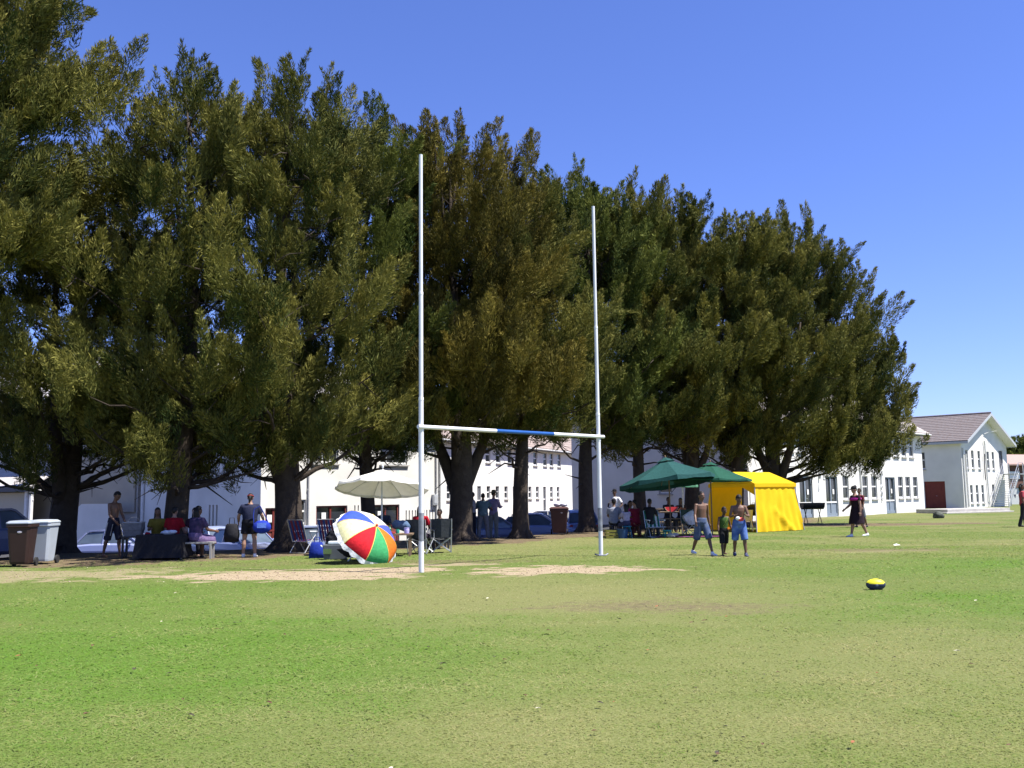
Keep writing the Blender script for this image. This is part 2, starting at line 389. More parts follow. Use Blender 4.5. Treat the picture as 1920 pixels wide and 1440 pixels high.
def unit(a): return a / np.maximum(np.linalg.norm(a, axis=-1, keepdims=True), 1e-9)
def sprays(name, Q, A, ln, wd, n0, ls, rng, bough):
    """needle sprays on plumes: Q base, A axis, ln length, wd half width; bough = index of the bough each plume belongs to"""
    m = len(Q); cnt = np.maximum((n0 * ln * wd / .22).astype(int), 10); idx = np.repeat(np.arange(m), cnt); T = len(idx)
    t = rng.random(T)**.8
    prof = np.sin(np.pi * (.16 + .80 * t)**.95) * .9 + .1
    a = A[idx]; e1 = unit(np.cross(a, rng.normal(size=(T, 3)))); rad = wd[idx] * prof * np.sqrt(rng.random(T))
    sub = rng.normal(size=(m, 3)) * .14
    c = Q[idx] + a * (ln[idx] * t)[:, None] + e1 * rad[:, None] + sub[idx] * (t**2)[:, None]
    ld = unit(a * .95 + e1 * .5 + rng.normal(size=(T, 3)) * .34 + np.array([0, 0, -.06]))
    wv = unit(np.cross(ld, rng.normal(size=(T, 3))))
    L_ = ls * rng.uniform(.5, 1.5, T)**1.2; W_ = L_ * rng.uniform(.055, .105, T)
    v = np.empty((T, 4, 3)); v[:, 0] = c - ld * (L_ * .5)[:, None]; v[:, 2] = c + ld * (L_ * .5)[:, None]
    v[:, 1] = c + wv * W_[:, None]; v[:, 3] = c - wv * W_[:, None]
    me = np_mesh(name, v.reshape(-1, 3), np.arange(T * 4).reshape(T, 4), 4)
    bt = rng.normal(0, .17, bough.max() + 1)
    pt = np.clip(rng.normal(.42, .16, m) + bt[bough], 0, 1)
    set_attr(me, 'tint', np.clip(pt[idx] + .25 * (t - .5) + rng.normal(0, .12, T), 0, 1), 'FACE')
    return me

def tree(x, y, H, Rc, tr, pal, label, seed, lean=(0, 0), fork=0, leafk=1.0, zlow=2.3, dens=1.0, flare=1.35, group='row of conifers along the field edge', name='conifer_tree', fwd=0., pads=40, zwide=.36, leaders=4, lsp=.5, blobs=None):
    """trunk with limbs; every limb ends in a tufted pad of upright plumes; several pointed leaders make the top"""
    rng = np.random.default_rng(seed); rd = random.Random(seed)
    z0 = H1(x, y); root = thing(name, label, 'tree', (x, y, z0 - .05), 0, group)
    far = 1.25 if y > 39 else 1.0
    mb = MB()
    def axis(t): return V((lean[0] * .6 * t * t + .18 * math.sin(t * 5 + seed), lean[1] * t * t + .15 * math.cos(t * 4 + seed) - .15, H * .9 * t))
    base = axis(0); ax = lambda h: axis(min(h / (H * .9), 1)) - base
    pts = [axis(t) - base for t in (0, .012, .03, .07, .13, .2, .3, .42, .56, .72, .88, 1)]
    mb.tube(pts, [tr * flare * 1.25, tr * flare, tr * 1.12, tr, tr * .95, tr * .9, tr * .72, tr * .56, tr * .42, tr * .28, tr * .14, .02], 12)
    for k in range(6):                                              # buttress roots
        a = k * 1.047 + rd.uniform(-.3, .3)
        mb.tube([(math.cos(a) * tr * .7, math.sin(a) * tr * .7, .32), (math.cos(a) * tr * 1.45, math.sin(a) * tr * 1.45, .08), (math.cos(a) * tr * 2.1, math.sin(a) * tr * 2.1, -.06)], [tr * .42, tr * .26, .04], 6)
    for k in range(fork):
        a = 2.1 * k + seed; h0 = rd.uniform(1.7, 2.6)
        s = V((math.cos(a), math.sin(a) * .6, 0)); p0 = V((0, 0, h0 - .5))
        mb.tube([p0, p0 + s * tr * .7 + V((0, 0, .7)), p0 + s * (tr + .5) + V((0, 0, 2)), p0 + s * (tr + 1.0) + V((0, 0, 4.5)), p0 + s * (tr + 1.5) + V((0, 0, 8))], [tr * .62, tr * .6, tr * .42, tr * .3, .04], 8)
    Q, A, LN, WD, BG = [], [], [], [], []; nb = [0]
    def pad(c, d, out, n, sl, sw, big=1.0):
        """one tufted bough end: n plumes spread along d"""
        c = np.array(c); d = np.array(d); out = np.array(out)
        q = c + np.clip(rng.normal(size=(n, 1)), -1.4, 1.2) * sl * d + np.clip(rng.normal(size=(n, 3)), -1.5, 1.5) * np.array([sw, sw, sw * .7])
        a = unit(out * rng.uniform(.15, .7, (n, 1)) + np.array([0, 0, 1.]) * rng.uniform(.6, 1.15, (n, 1)) + rng.normal(size=(n, 3)) * .2)
        l = rng.uniform(.65, 1.55, n) * big
        Q.append(q); A.append(a); LN.append(l); WD.append(l * rng.uniform(.17, .25, n)); BG.append(np.full(n, nb[0])); nb[0] += 1
    def limb(a, b, r0, sag):
        a, b = V(a), V(b); n = 6
        q = [a.lerp(b, i / n) + V((0, 0, -sag * math.sin(math.pi * i / n))) + V((rd.uniform(-.12, .12), rd.uniform(-.12, .12), rd.uniform(-.1, .1))) * (0 if i in (0, n) else 1) for i in range(n + 1)]
        mb.tube(q, [r0 * (1 - .85 * i / n) for i in range(n + 1)], 6)
        for _ in range(4):
            j = rd.randint(2, 5); e = q[j] + V((rd.uniform(-.8, .8), rd.uniform(-.8, .8), rd.uniform(-.7, .6)))
            mb.tube([q[j], (q[j] + e) / 2 + V((0, 0, rd.uniform(-.1, .15))), e], [.022, .014, .005], 4)
        return q
    def width(h):                                                   # crown radius at height h
        t = (h - zlow) / (H - zlow)
        if t < zwide: return Rc * (.62 + .38 * math.sin(math.pi / 2 * t / zwide))
        u = (t - zwide) / (1 - zwide); return Rc * (1 - .66 * u ** 1.2)
    for k in range(pads):
        t = (k + .5) / pads; h = zlow + .4 + (H * .84 - zlow) * (t ** .92) + rd.uniform(-.35, .35); a = k * 2.39996 + seed + rd.uniform(-.35, .35)
        r = width(h) * rd.choice((rd.uniform(.55, .8), rd.uniform(.8, 1.05), rd.uniform(.85, 1.12)))
        o = V((math.cos(a), math.sin(a), 0)); lt = (h / H)
        c = V((lean[0] * lt, lean[1] * lt, 0)) + V((o.x * r, o.y * r * (1 + .25 * fwd * (o.y < 0)) - .35 * fwd * (1 - lt), h))
        h0 = max(1.8, h - r * rd.uniform(.15, .6)); q = limb(ax(h0), c, max(.03, tr * .27 * (1 - lt)), (1 - lt) * r * rd.uniform(0, .12))
        d = (c - q[4]).normalized(); big = (1.25 - .45 * lt) * rd.uniform(.85, 1.15)
        pad(c - d * .25, d, o, int(11 * dens * big), .42 * big, .34 * big, big)
        m_ = q[4] + V((rd.uniform(-.5, .5), rd.uniform(-.5, .5), rd.uniform(0, .5))); pad(m_, d, o, int(5 * dens), .35, .3, .9 * big)
        if lt > .35: m_ = q[3] + V((rd.uniform(-.6, .6), rd.uniform(-.6, .6), rd.uniform(.2, .7))); pad(m_, d, o, int(5 * dens), .4, .35, .9)
    for k in range(leaders):                                        # pointed tops
        a = k * 2.4 + seed * 1.7; r = Rc * lsp * (0 if k == 0 else rd.uniform(.55, 1.0)); top = H - (0 if k == 0 else rd.uniform(.4, 2.2) * r / Rc * 2)
        c = V((lean[0] + math.cos(a) * r, lean[1] + math.sin(a) * r, 0)); zb = top - rd.uniform(3.2, 4.4)
        limb(ax(max(zb - 1.5, 2)), c + V((0, 0, top - .6)), tr * .2, 0)
        n = int(20 * dens); tt = (np.arange(n) + .5) / n
        w_ = (.62 * (1 - tt) ** .8 + .06); q = np.array(c) + np.stack([rng.normal(size=n) * w_ * .6, rng.normal(size=n) * w_ * .6, zb + (top - zb - .75) * tt], 1)
        Q.append(q); A.append(unit(np.array([0, 0, 1.]) + rng.normal(size=(n, 3)) * .24 * (1.3 - tt)[:, None])); l = rng.uniform(.65, 1.1, n); LN.append(l); WD.append(l * (.30 - .14 * tt)); BG.append(np.full(n, nb[0])); nb[0] += 1
    for c in (blobs or ()):                                         # extra boughs reaching out: (x, y, z, size)
        v = V(c[:3]); q = limb(ax(max(1.9, c[2] - 1.6)), v, tr * .24, .1); d = (v - q[4]).normalized()
        for _ in range(3): pad(v + V((rd.gauss(0, .5), rd.gauss(0, .5), rd.gauss(0, .4))) * c[3], d, V((d.x, d.y, 0)), int(11 * dens), .45 * c[3], .36 * c[3], c[3])
    n = int(55 * dens); h = rng.uniform(zlow + .8, H * .8, n); a = rng.uniform(0, 2 * np.pi, n)      # thin filling near the stem
    r = np.array([width(q) for q in h]) * .62 * np.sqrt(rng.random(n)); lt = h / H
    Q.append(np.stack([np.cos(a) * r + lean[0] * lt, np.sin(a) * r + lean[1] * lt, h], 1)); A.append(unit(np.stack([np.cos(a) * .4, np.sin(a) * .4, 0 * a + .8], 1) + rng.normal(size=(n, 3)) * .3))
    l = rng.uniform(.6, 1.2, n); LN.append(l); WD.append(l * .3); BG.append(np.full(n, nb[0]))
    me = sprays('crown', np.concatenate(Q), np.concatenate(A), np.concatenate(LN), np.concatenate(WD), 290 / far * leafk**-1.2, .135 * far * leafk, rng, np.concatenate(BG))
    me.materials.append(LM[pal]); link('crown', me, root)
    for k in range(5):                                              # short dead stubs low on the stem
        a = rd.uniform(0, 6.28); h = rd.uniform(1.8, 3.6); L_ = rd.uniform(.6, 1.7); c = ax(h)
        mb.tube([c, c + V((math.cos(a) * L_ * .5, math.sin(a) * L_ * .5, .1)), c + V((math.cos(a) * L_, math.sin(a) * L_, rd.uniform(-.5, .25)))], [.05, .03, .008], 5)
    mb.build('trunk', M_BARK, root, smooth=True)
    return root
# ------------------------------------------------------------------ buildings
_wc = {}
def window_parts(w, h, style):
    """meshes of one window: frame (with sill) and pane, in a frame x along the wall, -y out of it, origin at the opening's lower left corner"""
    k = (round(w, 2), round(h, 2), style)
    if k in _wc: return _wc[k]
    f, p, q = MB(), MB(), MB(); t = .055; D = .10
    if style == 'slot':
        f.box((w / 2, .13, h / 2), (w, .02, h))
        _wc[k] = (f.mesh('window', [M_GLASS]), None, None); return _wc[k]
    else:
        f.box((t / 2, D, h / 2), (t, .06, h - .004)); f.box((w - t / 2, D, h / 2), (t, .06, h - .004))
        f.box((w / 2, D, t / 2), (w - 2 * t, .06, t)); f.box((w / 2, D, h - t / 2), (w - 2 * t, .06, t))
        f.box((w / 2, D - .004, h * .55), (w - 2 * t, .05, .085), 1)
        q.box((w / 2, -.02, -.035), (w + .12, .16, .06))
        if style in ('wide', 'double'): f.box((w / 2, D, h / 2), (.05, .055, h - 2 * t))
        if style == 'wide':
            f.box((w * .25, D, h / 2), (.035, .05, h - 2 * t)); f.box((w * .75, D, h / 2), (.035, .05, h - 2 * t))
        f.box((w / 2, D - .012, .09), (w - 2 * t, .05, .07), 1)
        p.box((w / 2, D + .015, h / 2), (w - .02, .012, h - .02))
    _wc[k] = (f.mesh('window', [M_FRAME, M_TRIM]), p.mesh('pane', M_GLASS), q.mesh('sill', M_CONC)); return _wc[k]

M_BLUED = plain((.20, .24, .29), .5)
def door_parts(w, h, style):
    k = ('d', round(w, 2), round(h, 2), style)
    if k in _wc: return _wc[k]
    d, p, n, hd = MB(), MB(), MB(), MB(); D = .11
    m = {'glazed': [M_BLUED, M_TRIM], 'red': [M_MAROON, M_REDD], 'solid': [M_REDD, M_REDD], 'dark': [M_DTRIM, M_DTRIM]}[style]
    for x in (.04, w - .04): d.box((x, D, h / 2), (.08, .08, h - .004))
    d.box((w / 2, D, h - .04), (w - .16, .08, .08))
    if style == 'glazed':
        d.box((w / 2, D, h * .5), (.13, .07, h - .16)); d.box((w / 2, D - .005, h * .36), (w - .16, .07, .09), 1); d.box((w / 2, D - .003, .12), (w - .16, .06, .2))
        d.box((w / 2, D + .02, h * .2), (w - .17, .03, h * .3))
        p.box((w / 2, D + .03, h * .66), (w - .17, .012, h * .56))
        n.box((w * .72, D - .028, h * .62), (.2, .006, .3))
    elif style == 'red':
        d.box((w / 2, D + .02, h * .27), (w - .17, .04, h * .5)); d.box((w * .48, D, h / 2), (.09, .07, h - .16), 1); d.box((w / 2, D - .005, h * .53), (w - .16, .07, .08), 1)
        p.box((w / 2, D + .03, h * .76), (w - .17, .012, h * .42))
        n.box((w * .27, D - .03, h * .78), (.24, .006, .33))
    else:
        d.box((w / 2, D + .02, h / 2), (w - .17, .05, h - .1)); 
        for q in (.28, .72): d.box((w / 2, D - .008, h * q), (w * .6, .02, h * .3), 1)
    hd.tube([(w * .54, D - .05, h * .46), (w * .54, D - .09, h * .46), (w * .54 + .1, D - .09, h * .46)], .014, 6)
    _wc[k] = (d.mesh('door', m), p.mesh('pane', M_GLASS) if p.f else None, n.mesh('notice', plain((.8, .8, .78), .8)) if n.f else None, hd.mesh('handle', M_ALU)); return _wc[k]

def panel(mb, o, A, L, z0, z1, holes, T=.2, tri=None, mi=0):
    """a wall with openings: 2D start o, direction A (unit), outward normal = A turned right; holes (a, z, w, h); tri = gable height above z1"""
    A = V((A[0], A[1], 0)); N = V((A.y, -A.x, 0)); o = V((o[0], o[1], 0))
    P = lambda a, z, d: o + A * a - N * d + V((0, 0, z))
    xs = sorted({0., L} | {q for h in holes for q in (h[0], h[0] + h[2])}); zs = sorted({z0, z1} | {q for h in holes for q in (h[1], h[1] + h[3])})
    for i in range(len(xs) - 1):
        for j in range(len(zs) - 1):
            cx, cz = (xs[i] + xs[i + 1]) / 2, (zs[j] + zs[j + 1]) / 2
            if any(h[0] < cx < h[0] + h[2] and h[1] < cz < h[1] + h[3] for h in holes): continue
            mb.add([P(xs[i], zs[j], 0), P(xs[i + 1], zs[j], 0), P(xs[i + 1], zs[j + 1], 0), P(xs[i], zs[j + 1], 0)], [(0, 1, 2, 3)], mi)
    for a, z, w_, h_ in holes:
        q = [(a, z), (a + w_, z), (a + w_, z + h_), (a, z + h_)]
        for k in range(4):
            (a0, b0), (a1, b1) = q[k], q[(k + 1) % 4]
            mb.add([P(a0, b0, 0), P(a1, b1, 0), P(a1, b1, T), P(a0, b0, T)], [(0, 3, 2, 1)], mi)
    if tri: mb.add([P(0, z1, 0), P(L, z1, 0), P(L / 2, z1 + tri, 0)], [(0, 1, 2)], mi)
    return P, A, N

def gable_building(root, L, W, z0, ze, rise, over=.5, gover=.5, mats=None, roofm=None, holes=None, parts=None, doors=None, fascia=None):
    """ridge along local x; walls y0 (front), x0 (near gable), y1 (back), x1; parts[wall] = [(a, z, w, h, style)]"""
    parts = parts or {}; doors = doors or {}
    walls = {'y0': ((0, 0), (1, 0), L), 'x0': ((0, W), (0, -1), W), 'y1': ((L, W), (-1, 0), L), 'x1': ((L, 0), (0, 1), W)}
    mb = MB()
    for k, (o, A, ln) in walls.items():
        hs_ = [h[:4] for h in parts.get(k, [])] + [h[:4] for h in doors.get(k, [])]
        P, A3, N = panel(mb, o, A, ln, z0, ze, hs_, tri=rise if k[0] == 'x' else None)
        rz = math.atan2(A3.y, A3.x)
        for a, z, w_, h_, st in parts.get(k, []):
            fm, pm, qm = window_parts(w_, h_, st); p = P(a, z, 0)
            fo = link('window', fm, root, p, rz)
            if pm: link('pane', pm, fo); link('sill', qm, fo)
        for a, z, w_, h_, st in doors.get(k, []):
            ms = door_parts(w_, h_, st); p = P(a, z, 0); do = link('door', ms[0], root, p, rz)
            for nm, me in zip(('pane', 'notice', 'handle'), ms[1:]):
                if me: link(nm, me, do)
    mb.build('wall', mats or M_WALL, root)
    # roof: overlapping tile courses on two slopes, barge boards, fascia
    rf = MB(); s = rise / (W / 2); n = 15
    for side in (0, 1):
        Y = lambda t: (-over + (W / 2 + over) * t) if side == 0 else (W + over - (W / 2 + over) * t)
        Z = lambda t: ze - over * s + (rise + over * s) * t + .16
        for i in range(n):
            t0, t1 = i / n, (i + 1.12) / n if i < n - 1 else 1
            a = [(-gover, Y(t0), Z(t0) + .045), (L + gover, Y(t0), Z(t0) + .045), (L + gover, Y(t1), Z(t1) + .012), (-gover, Y(t1), Z(t1) + .012)]
            b = [(x, y, z - .055) for x, y, z in a]
            rf.add(a + b, [(0, 1, 2, 3), (7, 6, 5, 4), (0, 4, 5, 1), (1, 5, 6, 2), (2, 6, 7, 3), (3, 7, 4, 0)])
    rf.tube([(-gover, W / 2, ze + rise + .2), (L + gover, W / 2, ze + rise + .2)], .11, 8)
    ro = rf.build('roof', roofm or M_TILE, root)
    fb = MB()
    for side in (0, 1):
        y = -over if side == 0 else W + over; ym = W / 2; z = ze - over * s
        fb.box((L / 2, y + (-.012 if side == 0 else .012), z + .03), (L + 2 * gover, .03, .2), 0)
        fb.add([(-gover, y, z), (L + gover, y, z), (L + gover, ym, ze + rise), (-gover, ym, ze + rise)], [(0, 1, 2, 3)], 1)
        for x in (-gover - .012, L + gover + .012):
            fb.add([(x + q, yy, zz + dz) for q in (-.012, .012) for yy, zz in ((y, z), (ym, ze + rise)) for dz in (-.06, .19)], [(0, 2, 3, 1), (4, 5, 7, 6), (0, 1, 5, 4), (2, 6, 7, 3), (1, 3, 7, 5), (0, 4, 6, 2)], 0)
    fb.build('fascia', [fascia or M_DTRIM, M_TRIM], ro)
    gt = MB()
    gt.tube([(-gover + .05, -over - .085, ze - over * s + .06), (L + gover - .05, -over - .085, ze - over * s + .06)], .06, 8)
    gt.build('gutter', M_PIPE, ro)

def downpipe(root, x, y, z0, z1, r=.05, m=None, elbow=0):
    mb = MB(); pts = [(x, y, z0), (x, y, z1)]
    if elbow: pts += [(x, y - elbow * .5, z1 + .25), (x, y - elbow, z1 + .4)]
    mb.tube(pts, r, 8)
    z = z0 + 1.
    while z < z1: mb.box((x, y + .02, z), (r * 2.6, .06, .05)); z += 1.9
    return mb.build('downpipe', m or M_PIPE, root)

ANG = math.atan2(.719, .695)
# the nearest white block, gable towards the left, lit front receding to the right
b1 = thing('school_building', 'white school block with maroon doors behind the white parasol and the beach umbrella', 'building', (-11, 42.3, 0), ANG, 'white two storey school blocks')
b1p = {'y0': [(1.5, .3, .85, 1.15, 'plain'), (2.4, 3.1, 1.7, 1.25, 'wide'), (6.6, 3.1, 1.7, 1.25, 'wide')] + [(x + i * .2, -.1 if x > 8 else .2, .07, .95, 'slot') for x in (5.05, 8.2, 9.35) for i in range(4)],
       'x0': [(7.1 + i * .33, .1, .16, 1.15, 'slot') for i in range(3)] + [(11.2, .1, .16, 1.15, 'slot')]}
b1d = {'y0': [(.25, -1.0, .95, 2.1, 'red'), (2.9, -1.0, 1.75, 2.15, 'red'), (6.2, -1.0, 1.6, 2.15, 'red')]}
gable_building(b1, 10.6, 11.6, -1.4, 5.2, 3.0, parts=b1p, doors=b1d, roofm=M_TILEL, over=.45, gover=.4)
for x in (2.45, 5.9, 10.2, 10.45): downpipe(b1, x, -.07, -1.0, 4.9, .055, elbow=.35)
mb = MB(); mb.box((10.05, -.09, 1.35), (.3, .16, .55)); mb.box((10.05, -.18, 1.35), (.22, .02, .4)); mb.build('meter_box', M_FRAME, b1, bevel=.01)
dp = downpipe(b1, -.08, 11.2, -1.0, 5.0, .075, M_TRIM)

# shaded wing running off the left edge, with canopy and stair parapet
b0 = thing('school_building', 'shaded pale wing at the left edge with tiled porch canopy and sloping parapet', 'building', (-19.3, 50.5, 0), 0, 'white two storey school blocks')
b0.rotation_euler = (0, 0, math.atan2(-.44, .9)); b0.location = (-19.3 - .9 * 26, 50.5 + .44 * 26, 0)
b0p = {'y0': [(x, 4.0, 2.3, 1.45, 'wide') for x in (1.5, 5.2, 8.9, 13.6, 17.0)]}
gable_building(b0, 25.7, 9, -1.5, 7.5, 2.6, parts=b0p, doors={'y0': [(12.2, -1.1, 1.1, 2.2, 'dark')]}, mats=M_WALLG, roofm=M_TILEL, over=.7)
mb = MB()
for i in range(7):
    t = i / 7; mb.box((12.6, -2.3 + 2.3 * t + .17, 2.35 + 1.15 * t), (15.5, .42, .05), rx=.46)
mb.build('porch_canopy', M_TILEL, b0)
mb = MB(); mb.box((12.6, -2.35, 2.18), (15.6, .06, .28)); mb.box((12.6, -1.2, 2.12), (15.4, 2.2, .05), 1); mb.build('canopy_fascia', [M_DTRIM, M_TRIM], b0)
mb = MB(); mb.box((16.4, -1.6, .3), (6.0, .2, 3.4)); mb.build('porch_wall', M_BEIGE, b0)
for x in (19.75, 20.1): downpipe(b0, x, -2.0, -1.3, 7.2, .11, M_TRIM)
mb = MB()
pts = [(20.6, -1.2), (20.6, -.35), (23.2, 1.35), (25.6, 1.35), (25.6, -1.2)]
mb.loft([[(x, y, z) for x, z in pts] for y in (-1.4, -1.2)]); mb.build('stair_parapet', M_WALL, b0)
mb = MB(); mb.box((22.9, -.06, 2.4), (5.4, .12, 3.0)); mb.build('shaded_upper_wall', mat('shaded_tan_render', (.42, .38, .31), .9, noise=.15, nscale=.8), b0)  # darker tan sheet; the shade behind the parapet is put into its colour

# middle far block seen between the trunks
b2 = thing('school_building', 'far white block with rows of small windows behind the three standing people', 'building', (-6.2, 62.6, 0), math.atan2(.914, .407), 'white two storey school blocks')
b2p = {'y0': [(1.2 + i * 1.85 + (.35 if i % 4 == 3 else 0), 4.0, .85, 1.15, 'plain') for i in range(14)] + [(1.0 + i * 1.6, 1.25, .62, 1.0, 'plain') for i in range(16) if i not in (5, 9, 13)] + [(1.0 + i * 1.6, -.1, .62, 2.35, 'double') for i in (5, 9, 13)]}
gable_building(b2, 33, 10, -1.2, 5.6, 3.4, parts=b2p, over=.45, roofm=mat('brown_roof_tile', (.30, .24, .21), .85, noise=.3, nscale=4))

# long right-hand block: blank gable to the left, lit front with blue grey doors
b3 = thing('school_building', 'long white block behind the yellow tent with a blank shaded gable end', 'building', (12.7, 52, 0), ANG, 'white two storey school blocks')
b3p = {'y0': [(a, 1.0, .85, 1.5, 'plain') for a in (11.41, 14.25, 15.61, 19.9, 21.17, 22.48)] + [(a, 3.85, .8, 1.5, 'plain') for a in (18.05, 19.45, 20.8, 22.1)] + [(a, 3.85, .8, 1.5, 'plain') for a in (3.2, 4.5, 5.8, 10.2, 11.5, 12.8, 15.2)] + [(4.67, .9, .7, 1.5, 'plain')],
       'x0': [(6.6, 1.5, .9, 1.1, 'plain')]}
b3d = {'y0': [(a, 0, 1.6, 2.45, 'glazed') for a in (5.81, 9.11, 17.79)] + [(2.0, 0, 1.5, 2.4, 'glazed')]}
gable_building(b3, 24.42, 12.4, -.3, 5.75, 3.9, parts=b3p, doors=b3d, over=.5, gover=.45)
downpipe(b3, 13.93, -.07, 0, 5.4, .05, elbow=.4)
mb = MB()                                                            # wrought ornament between window and door
def curl(cx, cz, r, a0, a1): return [(cx + r * math.cos(a0 + (a1 - a0) * i / 8), -.05, cz + r * math.sin(a0 + (a1 - a0) * i / 8)) for i in range(9)]
mb.tube([(17.11, -.05, 2.75), (17.05, -.05, 1.95)], .035, 6); mb.tube(curl(17.17, 2.6, .16, 2.6, -1.2), .028, 6); mb.tube(curl(17.13, 1.72, .13, .2, 4.6), .03, 6)
mb.tube(curl(17.11, 1.36, .12, 2.8, 6.4), .03, 6); mb.tube([(17.11, -.05, 1.5), (17.11, -.05, 1.22)], .03, 6); mb.tube(curl(17.11, .98, .12, .4, 4.4), .028, 6)
mb.build('wall_ornament', M_FRAME, b3)
mb = MB(); mb.box((8.28, -.06, 2.5), (.1, .12, .4)); mb.tube([(8.28, -.1, 2.55), (8.28, -.3, 2.6), (8.33, -.3, 2.3)], .03, 6); mb.ell((8.33, -.3, 2.25), .07); mb.build('wall_lamp', M_FRAME, b3)

# gabled wing at the right with outside stair
b4 = thing('school_building', 'gabled white wing with a steel outside stair at the right edge', 'building', (38.45 + .695 * 11.6, 82 + .719 * 11.6, 0), math.atan2(.695, -.719), 'white two storey school blocks')
b4p = {'x0': [(a, 3.35, .62, 1.6, 'plain') for a in (1.0, 2.4, 4.0, 6.35, 7.7)] + [(a, .35, .62, 1.6, 'plain') for a in (1.6, 3.0, 4.4)] + [(7.2, .5, .62, 1.5, 'plain')], 'y1': [(11.4, 3.35, .55, 1.5, 'plain')]}
gable_building(b4, 15, 11.9, -.3, 5.7, 2.45, parts=b4p, doors={'x0': [(9.6, 2.95, 1.1, 2.15, 'dark')], 'y1': [(11.75, 0, 1.75, 2.3, 'solid')]}, over=.45, gover=.75, fascia=M_FRAME,
               roofm=mat('mottled_brown_tile', (.165, .15, .15), .9, noise=.45, nscale=6, col2=(.13, .10, .09)))
L4 = lambda a, d: (-d, 11.9 - a)                                     # along the gable wall, out of it
mb = MB(); q = [(*L4(5.6, .12), 5.9), (*L4(5.7, .12), 5.5), (*L4(5.75, .12), 3.0), (*L4(5.9, .12), .2)]; mb.tube(q, .07, 6); mb.build('drain_pipe', M_PIPE, b4)
mb = MB(); q = [(*L4(5.35, .13), 4.7), (*L4(5.2, .13), 3.6), (*L4(5.25, .13), 2.4)]; mb.tube(q, .05, 6); mb.build('cable', M_DTRIM, b4)
mb = MB(); mb.tube([(*L4(.9, .08), .1), (*L4(.85, .08), 4.6)], .06, 6); mb.tube([(*L4(.25, .08), .0), (*L4(.25, .08), 5.1)], .07, 6); mb.build('downpipe', M_PIPE, b4)
mb = MB(); mb.ell((12.8, 11.9 + .08, 2.75), (.16, .08, .2)); mb.build('bell', M_DTRIM, b4)
mb = MB(); mb.tube([(*L4(5.8, .1), 6.5), (*L4(6.8, .3), 6.75), (*L4(7.6, .6), 6.8)], .02, 5); mb.build('overhead_wire', M_PIPE, b4)

st = thing('outside_stair', 'grey steel outside stair climbing to the upper door of the gabled wing', 'staircase', b4.location.copy(), b4.rotation_euler.z)
a0, a1, zt = 6.1, 9.5, 2.95
mb = MB(); n = 15
for i in range(n):
    t = (i + .5) / n; mb.box((*L4(a0 + (a1 - a0) * t, 1.0), zt * (i + 1) / n), (1.25, .27, .04))
mb.build('tread', M_STEEL, st)
for d in (.35, 1.65):
    mb = MB(); mb.bar((*L4(a0 - .1, d), 0), (*L4(a1, d), zt), .06, .22); mb.build('stringer', M_STEEL, st)
    mb = MB(); mb.tube([(*L4(a0 - .1, d), .0), (*L4(a0 - .1, d), 1.0), (*L4(a1, d), zt + 1.0), (*L4(a1 + (1.3 if d > 1 else 0), d), zt + 1.0)], .03, 6)
    mb.tube([(*L4(a0 - .1, d), .5), (*L4(a1, d), zt + .5)], .02, 6)
    for i in range(13 if d < 1 else 7):
        t = i / (12 if d < 1 else 6); mb.tube([(*L4(a0 - .1 + (a1 - a0 + .1) * t, d), zt * t), (*L4(a0 - .1 + (a1 - a0 + .1) * t, d), zt * t + 1.0)], .016, 5)
    mb.build('handrail', M_STEEL, st)
mb = MB(); mb.box((*L4(a1 + .75, 1.0), zt - .03), (1.5, 1.5, .08))
for d in (.4, 1.6): mb.tube([(*L4(a1 + 1.4, d), 0), (*L4(a1 + 1.4, d), zt + 1.0)], .045, 6)
mb.build('landing', M_STEEL, st)

# low concrete slab, tyre planter, far brick building
o = MB(); c1, c2 = V((27.8, 64.2, 0)), V((33.6, 67.5, 0)); o.bar(c1 + V((0, 0, .14)), c2 + V((0, 0, .14)), 2.4, .28); o.bar(c1 + V((.2, -1.3, .04)), c2 + V((.5, -1.25, .04)), .5, .09)
tag(o.build('concrete_slab', M_CONC, bevel=.02), 'low pale concrete slab in the grass in front of the red door', 'slab')
rk = MB(); rk.ell((0, 0, .12), (.27, .26, .24), nu=18, nv=10, fn=lambda x, y, z: 1 + .4 * (mnoise.noise(V((x, y, z)) * 2.6)))
tag(rk.build('boulder', mat('mossy_rock', (.10, .11, .09), .95, noise=.5, nscale=5, bump=.6), None, (23.4, 53.2, 0), smooth=True), 'dark mossy boulder on the grass left of the concrete slab', 'rock')
b5 = thing('brick_building', 'distant brown brick building behind the steel stair at the right edge', 'building', (49.5, 99, 0), .35)
mb = MB(); mb.box((12, 5, .6), (24, 10, 2.2), 1); mb.box((12, 5, 2.85), (24.1, 10.1, 2.3), 0); mb.build('wall', [mat('brown_brick', (.16, .085, .065), .9, noise=.3, nscale=3), plain((.5, .52, .52), .8)], b5)
mb = MB(); mb.loft([[(x, -.6, 4.0), (x, 5, 5.2), (x, 10.6, 4.0), (x, 10.6, 4.15), (x, 5, 5.38), (x, -.6, 4.15)] for x in (-.6, 24.6)]); mb.build('roof', mat('pink_brown_roof', (.38, .26, .22), .85, noise=.2), b5)
for x in (3.2, 7.4, 11.6):
    fm, pm, qm = window_parts(3.0, .9, 'wide'); wo = link('window', fm, b5, (x, -.12, 1.8)); link('pane', pm, wo); link('sill', qm, wo)
mb = MB(); mb.box((2.6, -.12, 3.0), (1.5, .06, .75)); mb.build('sign_board', plain((.8, .8, .8), .7), b5)
bn = thing('bunting', 'small hanging pennants strung along the grey wall at the right edge', 'bunting', (48.9, 97.2, 0), .35)
mb = MB(); mb.tube([(i * .6, 0, 1.05 - .12 * math.sin(math.pi * i / 9)) for i in range(10)], .015, 4); mb.build('cord', M_TRIM, bn)
